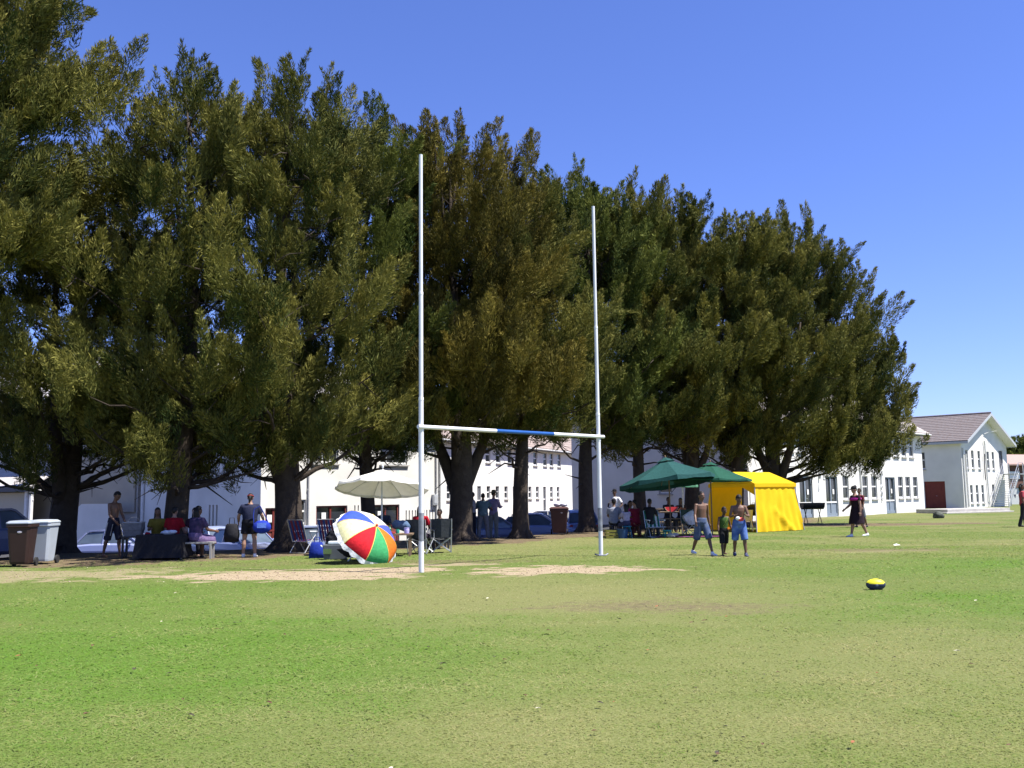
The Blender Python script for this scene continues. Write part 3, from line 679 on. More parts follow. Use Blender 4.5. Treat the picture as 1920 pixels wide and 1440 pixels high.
for i in range(8):
    mb = MB(); x = .4 + i * .6; mb.loft([[(x - .16, y, 1.02), (x + .16, y, 1.02), (x, y, .62)] for y in (-.02, .0)]); mb.build('pennant', [plain((.05, .05, .07)), plain((.35, .04, .05)), plain((.6, .6, .6))][i % 3], bn)
for i, (x, y, h, r_) in enumerate(((57, 128, 8.2, 5.0), (65, 132, 8.8, 5.5), (73, 140, 9.5, 6))):
    tree(x, y, h, r_, .4, 'green', ['bushy dark tree on the skyline just right of the gabled wing', 'dark round tree on the skyline above the brown brick building', 'dark skyline tree cut by the right edge'][i], 60 + i, leafk=3.0, group='trees on the skyline', name='broadleaf_tree', zlow=.6, pads=60, zwide=.5, leaders=0)
# ------------------------------------------------------------------ rugby goal
g = thing('rugby_goal', 'tall white rugby goal posts with a blue band on the crossbar', 'goal posts', (-1.84, 19.58, 0))
pR = V((2.17 + 1.84, 23.93 - 19.58, 0)); M_CHIP = mat('chipped_white_paint', (.73, .73, .73), .45, noise=.5, nscale=2.2, col2=(.62, .63, .65))
for p, h in ((V((0, 0, 0)), 8.68), (pR, 8.85)):
    mb = MB(); mb.tube([p, p + V((0, 0, 2.86))], .053, 20); mb.tube([p + V((0, 0, 2.86)), p + V((0, 0, 3.5))], .049, 20)
    mb.tube([p + V((0, 0, 3.5)), p + V((0, 0, 5.7))], .044, 20); mb.tube([p + V((0, 0, 5.7)), p + V((0, 0, h))], .039, 20)
    po = mb.build('post', M_CHIP, g, smooth=False)
    for z in (.9, 2.86, 3.5, 5.7):
        if z < 1: continue
        mb = MB(); mb.tube([p + V((0, 0, z - .03)), p + V((0, 0, z + .03))], .057 if z < 3 else .053 if z < 5 else .048, 16); mb.build('collar', M_WHITEP, po)
    mb = MB(); mb.tube([p + V((0, -.002, .62)), p + V((0, -.002, 1.18))], .0545, 20, caps=False); mb.build('worn_patch', mat('bare_grey_metal', (.33, .34, .37), .5, .4, noise=.5, nscale=6), po)
mb = MB(); mb.tube([pR + V((-.14, .05, .05)), pR + V((-.05, -.09, .03)), pR + V((.1, -.1, .03)), pR + V((.17, 0, .06))], .02, 6); mb.build('base_bracket', M_STEEL, g)
d = pR.normalized(); zb = 2.93
for t0, t1, m, nm in ((-.012, .375, M_CHIP, 'crossbar'), (.375, .705, mat('blue_paint', (.02, .095, .33), .4, noise=.15, nscale=4), 'blue_section'), (.705, 1.035, M_CHIP, 'crossbar')):
    mb = MB(); mb.tube([pR * t0 + V((0, -.075, zb - .01 + .02 * t0)), pR * t1 + V((0, -.075, zb - .01 + .02 * t1))], .042, 18); mb.build(nm, m, g)

# rugby ball
bl = thing('rugby_ball', 'yellow and navy rugby ball lying alone on the lawn', 'ball', (5.55, 14.95, .085), -.15)
mb = MB(); mb.ell((0, 0, 0), (.145, .088, .088), nu=28, nv=20)
for i, f in enumerate(mb.f):
    z = sum(mb.v[j][2] for j in f) / len(f); y = sum(mb.v[j][1] for j in f) / len(f)
    mb.m[i] = 1 if (z * .9 - y * .15) > .026 else 0
ob = mb.build('cover', [plain((.016, .026, .075), .55), plain((.75, .68, .02), .5)], bl, smooth=True)
mb = MB(); mb.ell((.0, -.085, -.005), (.022, .006, .02)); mb.build('emblem', plain((.10, .13, .2), .6), bl)
tag(link('paper_scrap', MB().loft([[(0, 0, .02), (.1, 0, .03), (.16, 0, .025)], [(0, .12, .03), (.09, .13, .06), (.17, .11, .03)]], close=False).mesh('paper_scrap', plain((.8, .8, .77), .9)), None, (10.3, 26.2, .03)), 'crumpled white paper scrap on the lawn below the woman in black', 'paper')

# ------------------------------------------------------------------ wheelie bins
def wheelie_bin(x, y, rz, m, lidm, label, k=1.0, lid_open=0, mark=None):
    t = thing('wheelie_bin', label, 'bin', (x, y, H1(x, y)), rz, 'wheelie bins under the trees')
    mb = MB(); W, D, Hh = .30 * k, .34 * k, .98
    def ring(w_, d_, z, c=.05): return [(w_ - c, -d_, z), (w_, -d_ + c, z), (w_, d_ - c, z), (w_ - c, d_, z), (-w_ + c, d_, z), (-w_, d_ - c, z), (-w_, -d_ + c, z), (-w_ + c, -d_, z)]
    mb.loft([ring(W * .78, D * .74, .07), ring(W * .8, D * .78, .12), ring(W, D, Hh - .08), ring(W * 1.09, D * 1.08, Hh - .07), ring(W * 1.09, D * 1.08, Hh)])
    mb.box((0, D * .95, Hh - .05), (W * 1.7, .1, .04))
    mb.build('body', m, t, bevel=.008)
    mb = MB(); mb.loft([ring(W * 1.12, D * 1.12, Hh + .004), ring(W * 1.12, D * 1.12, Hh + .035), ring(W * .9, D * .9, Hh + .075), ring(W * .4, D * .4, Hh + .085)])
    mb.build('lid', lidm, t, bevel=.008)
    mb = MB(); mb.tube([(-W * .8, D + .1, Hh - .04), (W * .8, D + .1, Hh - .04)], .018, 8)
    for s in (-1, 1): mb.tube([(s * W * .8, D * .9, Hh - .04), (s * W * .8, D + .1, Hh - .04)], .018, 8)
    mb.build('handle', m, t)
    for s in (-1, 1):
        mb = MB(); mb.tube([(s * W * .86, D * .8, .1), (s * (W * .86 + .05), D * .8, .1)], .1, 16); mb.build('wheel', M_RUBBER, t)
    if mark:
        mb = MB(); mb.ell((mark[0], -D * .96, mark[1]), (.06, .012, .03)); mb.build('sticker', plain((.55, .5, .52), .6), t)
    return t
M_BRBIN = mat('brown_plastic', (.032, .016, .013), .5, noise=.15, nscale=3); M_GRBIN = mat('pale_grey_plastic', (.36, .40, .44), .5, noise=.1, nscale=3)  # plastics darkened to paint in the tree shade over the left bins
wheelie_bin(-11.4, 22.6, .12, M_BRBIN, plain((.30, .34, .40), .35), 'brown wheelie bin with a grey lid in front of the pale bin', .84, mark=(.03, .8))
wheelie_bin(-11.35, 23.5, .05, M_GRBIN, M_GRBIN, 'pale grey wheelie bin tucked behind the brown one at the left', .86)
wheelie_bin(1.82, 37.6, -.05, mat('maroon_brown_plastic', (.06, .025, .022), .5, noise=.15, nscale=3), plain((.08, .035, .03), .5), 'brown wheelie bin heaped with white rubbish between two trunks', 1.12, mark=(.1, .84))
mb = MB()
for i in range(5): mb.ell((random.uniform(-.2, .2), random.uniform(-.15, .15), .03 + random.uniform(0, .05)), (.16, .13, .08), nu=10, nv=7, fn=lambda x, y, z: 1 + .35 * mnoise.noise(V((x, y, z)) * 3 + V((i, 0, 0))))
tag(link('rubbish_bag', remesh(mb, .025, 1), None, (1.82, 37.6, 1.08 + H1(1.82, 37.6))), 'white rubbish bag piled on the lid of the brown bin', 'bag').data.materials.append(plain((.6, .6, .66), .5))

# ------------------------------------------------------------------ parasols
def parasol(x, y, label, r, z_rim, rise, m, m2, n=8, tilt=(0, 0), pole_m=M_WOOD, valance=.12, vent=True, lean=(0, 0), sag=.04, group=None, tag_='parasol', seg=5):
    t = thing('parasol', label, tag_, (x, y, H1(x, y)), 0, group)
    mb = MB(); mb.tube([(0, 0, 0), (lean[0], lean[1], z_rim + rise * .97)], .024, 10); mb.build('pole', pole_m, t)
    rot = Matrix.Rotation(tilt[0], 3, 'X') @ Matrix.Rotation(tilt[1], 3, 'Y'); top = V((lean[0], lean[1], z_rim))
    def pt(a, q, dz=0):                                               # straight between ribs, slightly hollow
        k = a * n / (2 * math.pi); f = k - math.floor(k); kk = math.cos(math.pi / n) / math.cos((f - .5) * 2 * math.pi / n)
        rr = r * q * (1 - (1 - kk) * .0) * kk if n < 14 else r * q
        rr = r * q * (kk / math.cos(math.pi / n)) * math.cos(math.pi / n) + 0
        return top + rot @ V((rr * math.cos(a), rr * math.sin(a), rise * (1 - q) ** 1.0 * (1 - .10 * q) + dz - sag * (1 - (2 * f - 1) ** 2) * q))
    na = n * 4
    mb = MB(); rings = [[pt(2 * math.pi * j / na, q) for j in range(na)] for q in np.linspace(.14 if vent else .012, 1, seg)]
    v = [pt(2 * math.pi * j / na, 1.01, -valance * (.8 + .2 * math.cos(j * math.pi / 2))) for j in range(na)]
    mb.loft(rings + [v], caps=False); mb.build('canopy', m, t, smooth=False)
    if vent:
        mb = MB(); c = [[pt(2 * math.pi * j / na, q, .035 + .03 * (1 - q)) for j in range(na)] for q in (.02, .10, .19)]
        mb.loft(c, caps=False); mb.build('vent_cap', m2, t)
    mb = MB(); mb.ell(top + rot @ V((0, 0, rise + .07)), (.03, .03, .06)); mb.build('finial', pole_m, t)
    for k in range(n):
        a = 2 * math.pi * k / n; mb = MB(); mb.tube([top + rot @ V((0, 0, rise * .93)), pt(a, .98, -.02)], .009, 5)
        h = top + rot @ V((0, 0, rise * .45)); mb.tube([h, pt(a, .55, -.02)], .007, 5); mb.build('rib', pole_m, t)
    return t
M_GRN = cloth((.020, .078, .075), .10); M_GRN2 = cloth((.018, .085, .055), .12); M_PGRN = cloth((.10, .26, .16), .3)
parasol(5.62, 34.4, 'large dark green market parasol with the highest top, shading the seated group', 1.78, 1.98, .78, M_GRN, M_GRN, 8, tilt=(-.10, -.11), valance=.16, lean=(-.02, .02), group='green parasols by the yellow tent')
parasol(7.2, 34.95, 'green parasol on a brown wooden pole, overlapping the front of the yellow tent', 1.5, 2.02, .56, M_GRN2, M_GRN2, 8, tilt=(-.01, .02), valance=.06, group='green parasols by the yellow tent')
parasol(6.75, 38.2, 'smaller pale green parasol seen beneath the large dark green one', .62, 1.84, .34, M_PGRN, M_PGRN, 8, vent=False, valance=.07, pole_m=M_ALU, group='green parasols by the yellow tent')
parasol(-3.5, 26.0, 'faded white parasol with grey underside tilted over the picnic table', 1.26, 1.80, .48, mat('bleached_canvas', (.74, .72, .65), .9, noise=.15, nscale=4, bump=.3, trans=.12), M_WHITEP, 10, tilt=(-.19, .015), valance=.07, vent=False, pole_m=plain((.55, .57, .58), .45), sag=.05)

# beach umbrella lying tilted on its rim
bu = thing('beach_umbrella', 'multicoloured beach umbrella tipped over on the grass with a white fringe', 'umbrella', (-3.72, 22.85, 0))
ax = V((.60, -.42, .68)).normalized(); rc = V((.33, -.30, .57)); e1 = ax.cross(V((0, 0, 1))).normalized(); e2 = ax.cross(e1)
PC = [(.62, .03, .03), (.80, .79, .74), (.80, .79, .70), (.06, .12, .62), (.05, .32, .10), (.08, .14, .58), (.70, .16, .02), (.05, .40, .13)]
r0, dome = .80, .42
bmats = [cloth(c, .12) for c in ((.62, .02, .03), (.06, .36, .13), (.72, .17, .02), (.07, .10, .55), (.78, .74, .70), (.80, .79, .70), (.05, .10, .60), (.80, .76, .42))]
ridge = []
def bpt(a, q, k=0.): return rc + (e1 * math.cos(a) + e2 * math.sin(a)) * r0 * math.sin(q * math.pi / 2 * .93) / math.sin(math.pi / 2 * .93) * (1 + k) + ax * dome * (math.cos(q * math.pi / 2 * .93) - math.cos(math.pi / 2 * .93)) / (1 - math.cos(math.pi / 2 * .93))
A0 = R(8)
for p_ in range(8):
    mb = MB(); rows = []
    for i in range(9):
        q = i / 8; row = []
        for j in range(7):
            f = j / 6; a = A0 + (p_ + f) * math.pi / 4; row.append(bpt(a, q, -.055 * q * math.sin(math.pi * f)))
        rows.append(row)
    mb.loft(rows, close=False)
    mi = p_
    mb.build('panel', bmats[mi], bu, smooth=True)
mb = MB()
for p_ in range(8): mb.tube([bpt(A0 + p_ * math.pi / 4, i / 8, .004) for i in range(9)], .008, 5)
mb.build('piping', plain((.78, .55, .12), .7), bu)
mb = MB(); na = 96; rows = []
for i in range(3):
    rows.append([])
    for j in range(na):
        a = A0 + j / na * 2 * math.pi; f = (j / na * 8) % 1; base = bpt(a, 1, -.055 * math.sin(math.pi * f)); sc = .072 + .03 * abs(math.sin(j * math.pi / 4))
        rows[-1].append(base - ax * sc * i / 2 + (base - rc).normalized() * (.008 * math.sin(j * 1.3) * i + .006 + .022 * i))
mb.loft(rows, caps=False); mb.build('fringe', cloth((.80, .80, .78)), bu)
mb = MB(); mb.tube([rc + ax * (dome + .05), rc - ax * .80], .016, 8); mb.build('pole', M_WHITEP, bu)
mb = MB(); mb.ell(rc + ax * (dome + .03), (.03, .03, .03)); mb.build('finial', plain((.6, .1, .05)), bu)

# ------------------------------------------------------------------ seats and tables
def lawn_chair(x, y, rz, mats, label, group):
    t = thing('lawn_chair', label, 'chair', (x, y, H1(x, y)), rz, group)
    mb = MB(); W = .27; s = [-1, 1]
    for q in s:
        mb.tube([(q * W, -.30, .02), (q * W, -.02, .40), (q * W, .12, .60)], .013, 6); mb.tube([(q * W, .30, .02), (q * W, .02, .36), (q * W, -.22, .58)], .013, 6)
        mb.tube([(q * W, -.27, .36), (q * W, .2, .32), (q * W, .42, .92)], .013, 6)
    for a in ((-.27, .36), (.42, .92), (.2, .32)): mb.tube([(-W, *a), (W, *a)], .013, 6)
    mb.tube([(-W, -.30, .02), (W, -.30, .02)], .013, 6); mb.tube([(-W, .30, .02), (W, .30, .02)], .013, 6); mb.build('frame', M_ALU, t)
    mb = MB()
    for i in range(7):
        u = -.225 + i * .075; mb.add([(u - .03, -.27, .372), (u + .03, -.27, .372), (u + .03, .2, .318), (u - .03, .2, .318)], [(0, 1, 2, 3)], i % 2)
    mb.build('seat', mats, t)
    mb = MB()
    for i in range(7):
        u = -.225 + i * .075; mb.add([(u - .031, .19, .335), (u + .031, .19, .335), (u + .031, .405, .92), (u - .031, .405, .92)], [(0, 1, 2, 3)], i % 2)
    mb.build('backrest', mats, t)
    for q in s:
        mb = MB(); mb.box((q * (W + .01), -.04, .60), (.05, .36, .025), rx=.03); mb.build('armrest', M_WHITEP, t)
    return t
BL = [cloth((.035, .07, .25)), cloth((.20, .03, .06))]; GW = [cloth((.02, .14, .08)), cloth((.55, .6, .56))]
lawn_chair(-5.75, 26.9, R(150), BL, 'blue and red striped folding chair nearest the forked trunk', 'striped folding chairs beside the forked tree')
lawn_chair(-5.05, 27.2, R(165), BL, 'blue and red striped folding chair nearer the beach umbrella', 'striped folding chairs beside the forked tree')
lawn_chair(4.98, 33.85, R(12), GW, 'green and white striped lawn chair turned away under the green parasol', None)

def camp_chair(x, y, rz, m, label, group=None):
    t = thing('camp_chair', label, 'chair', (x, y, H1(x, y)), rz, group); mb = MB(); W, D = .27, .24
    for sx in (-1, 1):
        mb.tube([(sx * W, -D, .02), (sx * W, D, .42)], .012, 6); mb.tube([(sx * W, D, .02), (sx * W, -D, .42)], .012, 6)
        mb.tube([(sx * W, D, .02), (sx * W * 1.05, D + .1, .92)], .012, 6); mb.tube([(sx * W, -D, .42), (sx * W, -D, .62)], .012, 6)
    for sy in (-1, 1):
        mb.tube([(-W, sy * D, .02), (W, sy * D, .42)], .012, 6); mb.tube([(W, sy * D, .02), (-W, sy * D, .42)], .012, 6)
    mb.build('frame', M_STEEL, t)
    mb = MB(); mb.loft([[(-W, y_, z + .0), (-W * .5, y_, z - .05), (0, y_, z - .07), (W * .5, y_, z - .05), (W, y_, z)] for y_, z in ((-D, .43), (0, .41), (D, .43))], close=False); mb.build('seat', m, t)
    mb = MB(); mb.loft([[(-W * 1.03, y_, z), (0, y_ + .07, z), (W * 1.03, y_, z)] for y_, z in ((D + .02, .42), (D + .06, .7), (D + .1, .92))], close=False); mb.build('backrest', m, t)
    for s in (-1, 1):
        mb = MB(); mb.loft([[(s * W - .05, y_, .63), (s * W + .05, y_, .63)] for y_ in (-D - .02, 0, D + .07)], close=False); mb.build('armrest', m, t)
    return t
CH = cloth((.05, .055, .06)); 
camp_chair(-2.45, 26.0, R(160), CH, 'dark camp chair with crossed grey legs holding the person in red beside the goal post', 'camp chairs')
camp_chair(-1.95, 26.5, R(185), CH, 'empty dark camp chair just right of the near goal post', 'camp chairs')
camp_chair(6.55, 35.3, R(25), cloth((.045, .07, .05)), 'dark green camp chair behind the boy in denim shorts', 'camp chairs')

def trestle(x, y, rz, L, D, Hh, label, topm=M_WOOD, shelf=0, name='picnic_table', th=.04, cat='table'):
    t = thing(name, label, cat, (x, y, H1(x, y)), rz); mb = MB(); n = max(3, int(D / .16))
    for i in range(n): mb.box((0, -D / 2 + (i + .5) * D / n, Hh - th / 2), (L, D / n - .012, th))
    for s in (-1, 1): mb.box((s * L * .4, 0, Hh - th - .025), (.06, D * .95, .05))
    mb.build('tabletop', topm, t)
    for sx in (-1, 1):
        for sy in (-1, 1): mb = MB(); mb.box((sx * L * .43, sy * D * .42, (Hh - th) / 2), (.05, .05, Hh - th)); mb.build('leg', topm, t)
    for k in range(shelf):
        z = Hh * (.32 + .36 * k); mb = MB()
        for i in range(4): mb.box((0, -D * .36 + i * D * .24, z), (L * .84, D * .18, .025))
        mb.build('shelf', topm, t)
    return t
trestle(-3.15, 25.2, .05, 1.15, .7, .58, 'low weathered picnic table under the white parasol, crowded with food')
trestle(5.95, 36.6, .05, 1.25, .75, .84, 'tall slatted wooden table with shelves under the green parasol', mat('pale_slat_wood', (.34, .25, .16), .8, noise=.3, nscale=6), 2)
trestle(-8.95, 24.9, .0, 1.05, .7, .62, 'low table wrapped in black cloth in front of the person in red', M_DARKC)
mb = MB(); mb.loft([[(sx * (.56 + k) , sy * (.39 + k), z) for sx, sy in ((-1, -1), (0, -1.06), (1, -1), (1.04, 0), (1, 1), (0, 1.05), (-1, 1), (-1.05, 0))] for z, k in ((.05, .06), (.3, .03), (.60, .0), (.628, -.012))]); 
tag(mb.build('tablecloth', M_DARKC, None, (-8.95, 24.9, H1(-8.95, 24.9))), 'black cloth hanging to the ground over the low left table', 'tablecloth')
def crumple(name, x, y, z, r, col, label, cat, seed, group=None, vox=.02):
    mb = MB(); rd = random.Random(seed)
    for i in range(5): mb.ell((rd.uniform(-.5, .5) * r[0], rd.uniform(-.5, .5) * r[1], r[2] * rd.uniform(.4, .9)), (r[0] * .6, r[1] * .6, r[2] * .6), nu=10, nv=7, fn=lambda x_, y_, z_: 1 + .4 * mnoise.noise(V((x_, y_, z_)) * 2.5 + V((i + seed, 0, 0))))
    o = link(name, remesh(mb, vox, 1), None, (x, y, z)); o.data.materials.append(cloth(col)); return tag(o, label, cat, group)
crumple('cloth', -8.75, 24.75, .63, (.22, .14, .09), (.6, .62, .70), 'crumpled white cloth on the black covered table', 'cloth', 3)
mb = MB(); 
tb = trestle(-9.95, 25.5, .1, .5, .42, .56, 'small dark folding table holding the grey basket beside the boy in striped shorts', M_BLACK, name='folding_table')
bk = thing('basket', 'grey cool box basket with a thin wire handle on the folding table', 'basket', (-9.95, 25.5, .56 + H1(-9.95, 25.5)), .1)
mb = MB(); mb.loft([[(w_ * cx, w2 * cy, z) for cx, cy in ((-1, -1), (1, -1), (1, 1), (-1, 1))] for z, w_, w2 in ((0, .20, .15), (.16, .235, .17), (.16, .245, .18), (.34, .24, .175))]); mb.build('body', [cloth((.17, .17, .175))], bk, bevel=.02)
mb = MB(); mb.box((0, 0, .355), (.5, .37, .03)); mb.build('lid', plain((.30, .31, .33)), bk, bevel=.01)
mb = MB(); mb.tube([(.16 * math.cos(a), 0, .36 + .13 * math.sin(a)) for a in np.linspace(0, math.pi, 9)], .006, 5); mb.build('handle', M_STEEL, bk)
crumple('shoulder_bag', -9.55, 25.35, .42, (.14, .12, .2), (.35, .01, .02), 'red shoulder bag beside the grey basket', 'bag', 9)
trestle(-8.1, 25.0, .08, .85, .36, .42, 'low pale bench under the person in navy', plain((.30, .29, .27), .7), name='bench', cat='bench')
trestle(-9.35, 26.1, .0, 1.1, .34, .42, 'bench behind the black covered table', M_WOOD, name='bench', cat='bench')
trestle(-8.95, 25.55, .0, .5, .34, .42, 'stool under the person in the red shirt', M_WOOD, name='stool', cat='stool')
# things on the picnic table
ztab = .58 + H1(-3.15, 25.2)
for i, (dx, dy, r_, h, c, lb) in enumerate(((-.30, .0, .06, .12, (.4, .03, .03), 'small red tin on the picnic table'), (.18, -.1, .05, .11, (.03, .3, .2), 'green cup on the picnic table'), (.42, -.15, .07, .15, (.45, .40, .75), 'lilac cup at the right end of the picnic table'), (-.05, .1, .05, .2, (.03, .12, .04), 'dark green bottle in the middle of the picnic table'), (.05, -.2, .09, .05, (.5, .05, .05), 'shallow red bowl on the picnic table'), (-.42, .12, .05, .22, (.5, .55, .5), 'clear bottle near the white parasol pole'))):
    mb = MB(); n = (lambda q: r_ * q); mb.tube([(0, 0, 0), (0, 0, .01), (0, 0, h * .6), (0, 0, h * .8), (0, 0, h)], [n(.85), n(.9), n(1), n(.95 if h < .16 else .5), n(1.02 if h < .16 else .32)], 14)
    nm = ('tin', 'cup', 'cup', 'bottle', 'bowl', 'bottle')[i]
    tag(mb.build(nm, plain(c, .4), None, (-3.15 + dx, 25.2 + dy, ztab)), lb, nm)
crumple('jacket', -2.95, 25.75, .62, (.26, .16, .2), (.08, .13, .22), 'rumpled blue denim jacket heaped behind the picnic table', 'jacket', 14)
# cool box, bags
cb = thing('cool_box', 'grey cool box with a white lid in the shade of the beach umbrella', 'cool box', (-4.35, 24.0, H1(-4.35, 24.0)), .08)
mb = MB(); mb.box((0, 0, .18), (.62, .38, .36), taper=.92); mb.build('body', plain((.10, .11, .12), .5), cb, bevel=.02)
mb = MB(); mb.box((0.06, 0, .40), (.50, .36, .075)); mb.build('lid', plain((.55, .62, .66), .45), cb, bevel=.02)
mb = MB(); mb.tube([(-.33, -.1, .3), (-.37, -.1, .34), (-.37, .1, .34), (-.33, .1, .3)], .012, 6); mb.build('handle', M_ALU, cb)
mb = MB(); mb.box((-.2, -.2, .2), (.2, .02, .12)); mb.build('label_patch', plain((.10, .16, .06)), cb)
sb = thing('tote_bag', 'royal blue tote bag standing between the folding chairs and the cool box', 'bag', (-4.95, 24.6, H1(-4.95, 24.6)), .1)
mb = MB(); mb.loft([[(w_ * cx, w2 * cy + .01 * math.sin(z * 9), z) for cx, cy in ((-1, -1), (0, -1.15), (1, -1), (1.05, 0), (1, 1), (0, 1.1), (-1, 1), (-1.05, 0))] for z, w_, w2 in ((0, .19, .11), (.15, .185, .12), (.34, .15, .08), (.40, .12, .03))]); mb.build('body', cloth((.012, .03, .23)), sb, smooth=True)
for s in (-1, 1): mb = MB(); mb.tube([(-.07, s * .03, .38), (-.06, s * .05, .52), (.06, s * .05, .52), (.07, s * .03, .38)], .01, 6); mb.build('handle', cloth((.02, .04, .3)), sb)
crumple('duffel_bag', -4.5, 24.75, .02, (.3, .2, .5), (.012, .012, .016), 'black duffel bag slumped behind the blue tote', 'bag', 21)
crumple('blanket', -3.75, 23.55, .0, (.55, .35, .26), (.016, .015, .018), 'dark blanket heaped in the shade under the beach umbrella', 'blanket', 33)
# things with the right-hand group
def stool(x, y, col, label, h=.42, group=None):
    t = thing('plastic_stool', label, 'stool', (x, y, H1(x, y)), .2, group); mb = MB(); mb.tube([(0, 0, h - .05), (0, 0, h - .03), (0, 0, h)], [.155, .17, .155], 18); mb.build('seat', plain(col, .45), t)
    for k in range(4):
        a = k * math.pi / 2 + .78; mb = MB(); mb.bar((math.cos(a) * .12, math.sin(a) * .12, h - .05), (math.cos(a) * .19, math.sin(a) * .19, 0), .05, .02); mb.build('leg', plain(col, .45), t)
    mb = MB(); mb.tube([(math.cos(a) * .165, math.sin(a) * .165, h * .35) for a in np.linspace(0, 2 * math.pi, 17)], .014, 5, caps=False); mb.build('ring', plain(col, .45), t)
G2 = 'plastic stools under the green parasol'
stool(3.98, 33.7, (.02, .14, .19), 'teal plastic stool under the child with long dark hair', .42, G2)
stool(5.35, 33.6, (.02, .22, .20), 'low turquoise plastic stool right of the green striped lawn chair', .26, G2)
stool(4.82, 34.2, (.03, .05, .045), 'dark green plastic stool under the person in black', .42, G2)
stool(4.4, 34.6, (.10, .02, .02), 'maroon plastic stool under the person in the red dress', .42, G2)
stool(4.25, 35.3, (.06, .06, .08), 'grey plastic stool under the person in pink', .42, G2)
stool(3.7, 35.3, (.05, .06, .09), 'slate plastic stool under the person in a black cap', .42, G2)
stool(6.2, 38.6, (.05, .05, .05), 'black plastic stool behind the slatted table, on the left', .45, G2)
stool(6.72, 38.6, (.07, .05, .04), 'brown plastic stool behind the slatted table, on the right', .45, G2)
cr = thing('crate', 'olive yellow plastic crate at the left end of the seated group', 'crate', (3.42, 33.5, H1(3.42, 33.5)), .1)
mb = MB()
for z in (.05, .15, .25): 
    for a in ((0, -.15, .42, .015), (0, .15, .42, .015), (-.2, 0, .015, .3), (.2, 0, .015, .3)): mb.box((a[0], a[1], z), (a[2], a[3], .07))
for sx in (-1, 1):
    for sy in (-1, 1): mb.box((sx * .2, sy * .15, .15), (.035, .035, .3))
mb.build('side', plain((.16, .15, .02), .5), cr); mb = MB(); mb.box((0, 0, .02), (.4, .3, .02)); mb.build('base', plain((.16, .15, .02), .5), cr)
tag(MB().tube([(0, 0, 0), (0, 0, .02), (0, 0, .3), (0, 0, .32)], [.16, .17, .21, .22], 18).build('tub', plain((.01, .05, .14), .5), None, (3.78, 33.45, H1(3.78, 33.45))), 'dark blue plastic tub beside the olive crate', 'tub')
mb = MB(); n = 14
for i in range(n + 1): pass
mb.loft([[(1.25 * u + .05 * math.sin(v_ * 5), .42 * v_ + .04 * math.sin(u * 6), .025 + .03 * abs(mnoise.noise(V((u * 3, v_ * 3, 0)))) ) for v_ in np.linspace(-1, 1, 9)] for u in np.linspace(-1, 1, 17)], close=False)
tag(mb.build('picnic_blanket', mat('woven_blanket', (.06, .03, .12), .9, noise=.9, nscale=2.2, col2=(.16, .015, .02)), None, (6.15, 33.7, 0)), 'purple and dark red blanket spread on the grass in front of the green camp chair', 'blanket')
wm = thing('watermelon_slice', 'bright red watermelon slice on the slatted table', 'fruit', (6.0, 36.45, .84))
mb = MB(); arc = np.linspace(math.pi * 1.03, math.pi * 1.97, 13)
mb.loft([[(.24 * math.cos(a), y_, .19 + .19 * math.sin(a)) for a in arc] for y_ in (-.05, .05)]); mb.build('flesh', plain((.75, .05, .06), .4), wm)
mb = MB(); mb.loft([[(r_ * math.cos(a), y_, .19 + .19 / .24 * r_ * math.sin(a)) for a in arc] for r_, y_ in ((.244, -.055), (.262, -.055), (.262, .055), (.244, .055), (.244, -.055))], close=False); mb.build('rind', plain((.55, .45, .35), .5), wm)
crumple('food_parcel', 6.38, 36.5, .84, (.16, .12, .1), (.42, .16, .08), 'orange brown food parcel beside the watermelon slice', 'food', 51)
crumple('bread_bag', 5.5, 36.55, .84, (.2, .14, .1), (.06, .05, .045), 'dark bag at the left end of the slatted table', 'bag', 52)
pb = thing('plastic_bag', 'white carrier bag propped on the green camp chair', 'bag', (6.35, 34.75, .40), .2)
mb = MB(); mb.loft([[(w_ * cx + sh, w2 * cy, z) for cx, cy in ((-1, -.7), (0, -1.2), (1, -.8), (1.1, 0), (1, .8), (0, 1.1), (-1, .8), (-1.05, 0))] for z, w_, w2, sh in ((0, .1, .09, .06), (.15, .2, .13, .02), (.3, .22, .12, -.03), (.45, .1, .05, .08), (.5, .03, .02, .1))]); mb.build('body', cloth((.75, .75, .76), .2), pb)
crumple('towel', 5.5, 33.45, .02, (.25, .14, .1), (.3, .32, .3), 'grey towel dropped beside the turquoise stool', 'towel', 71)

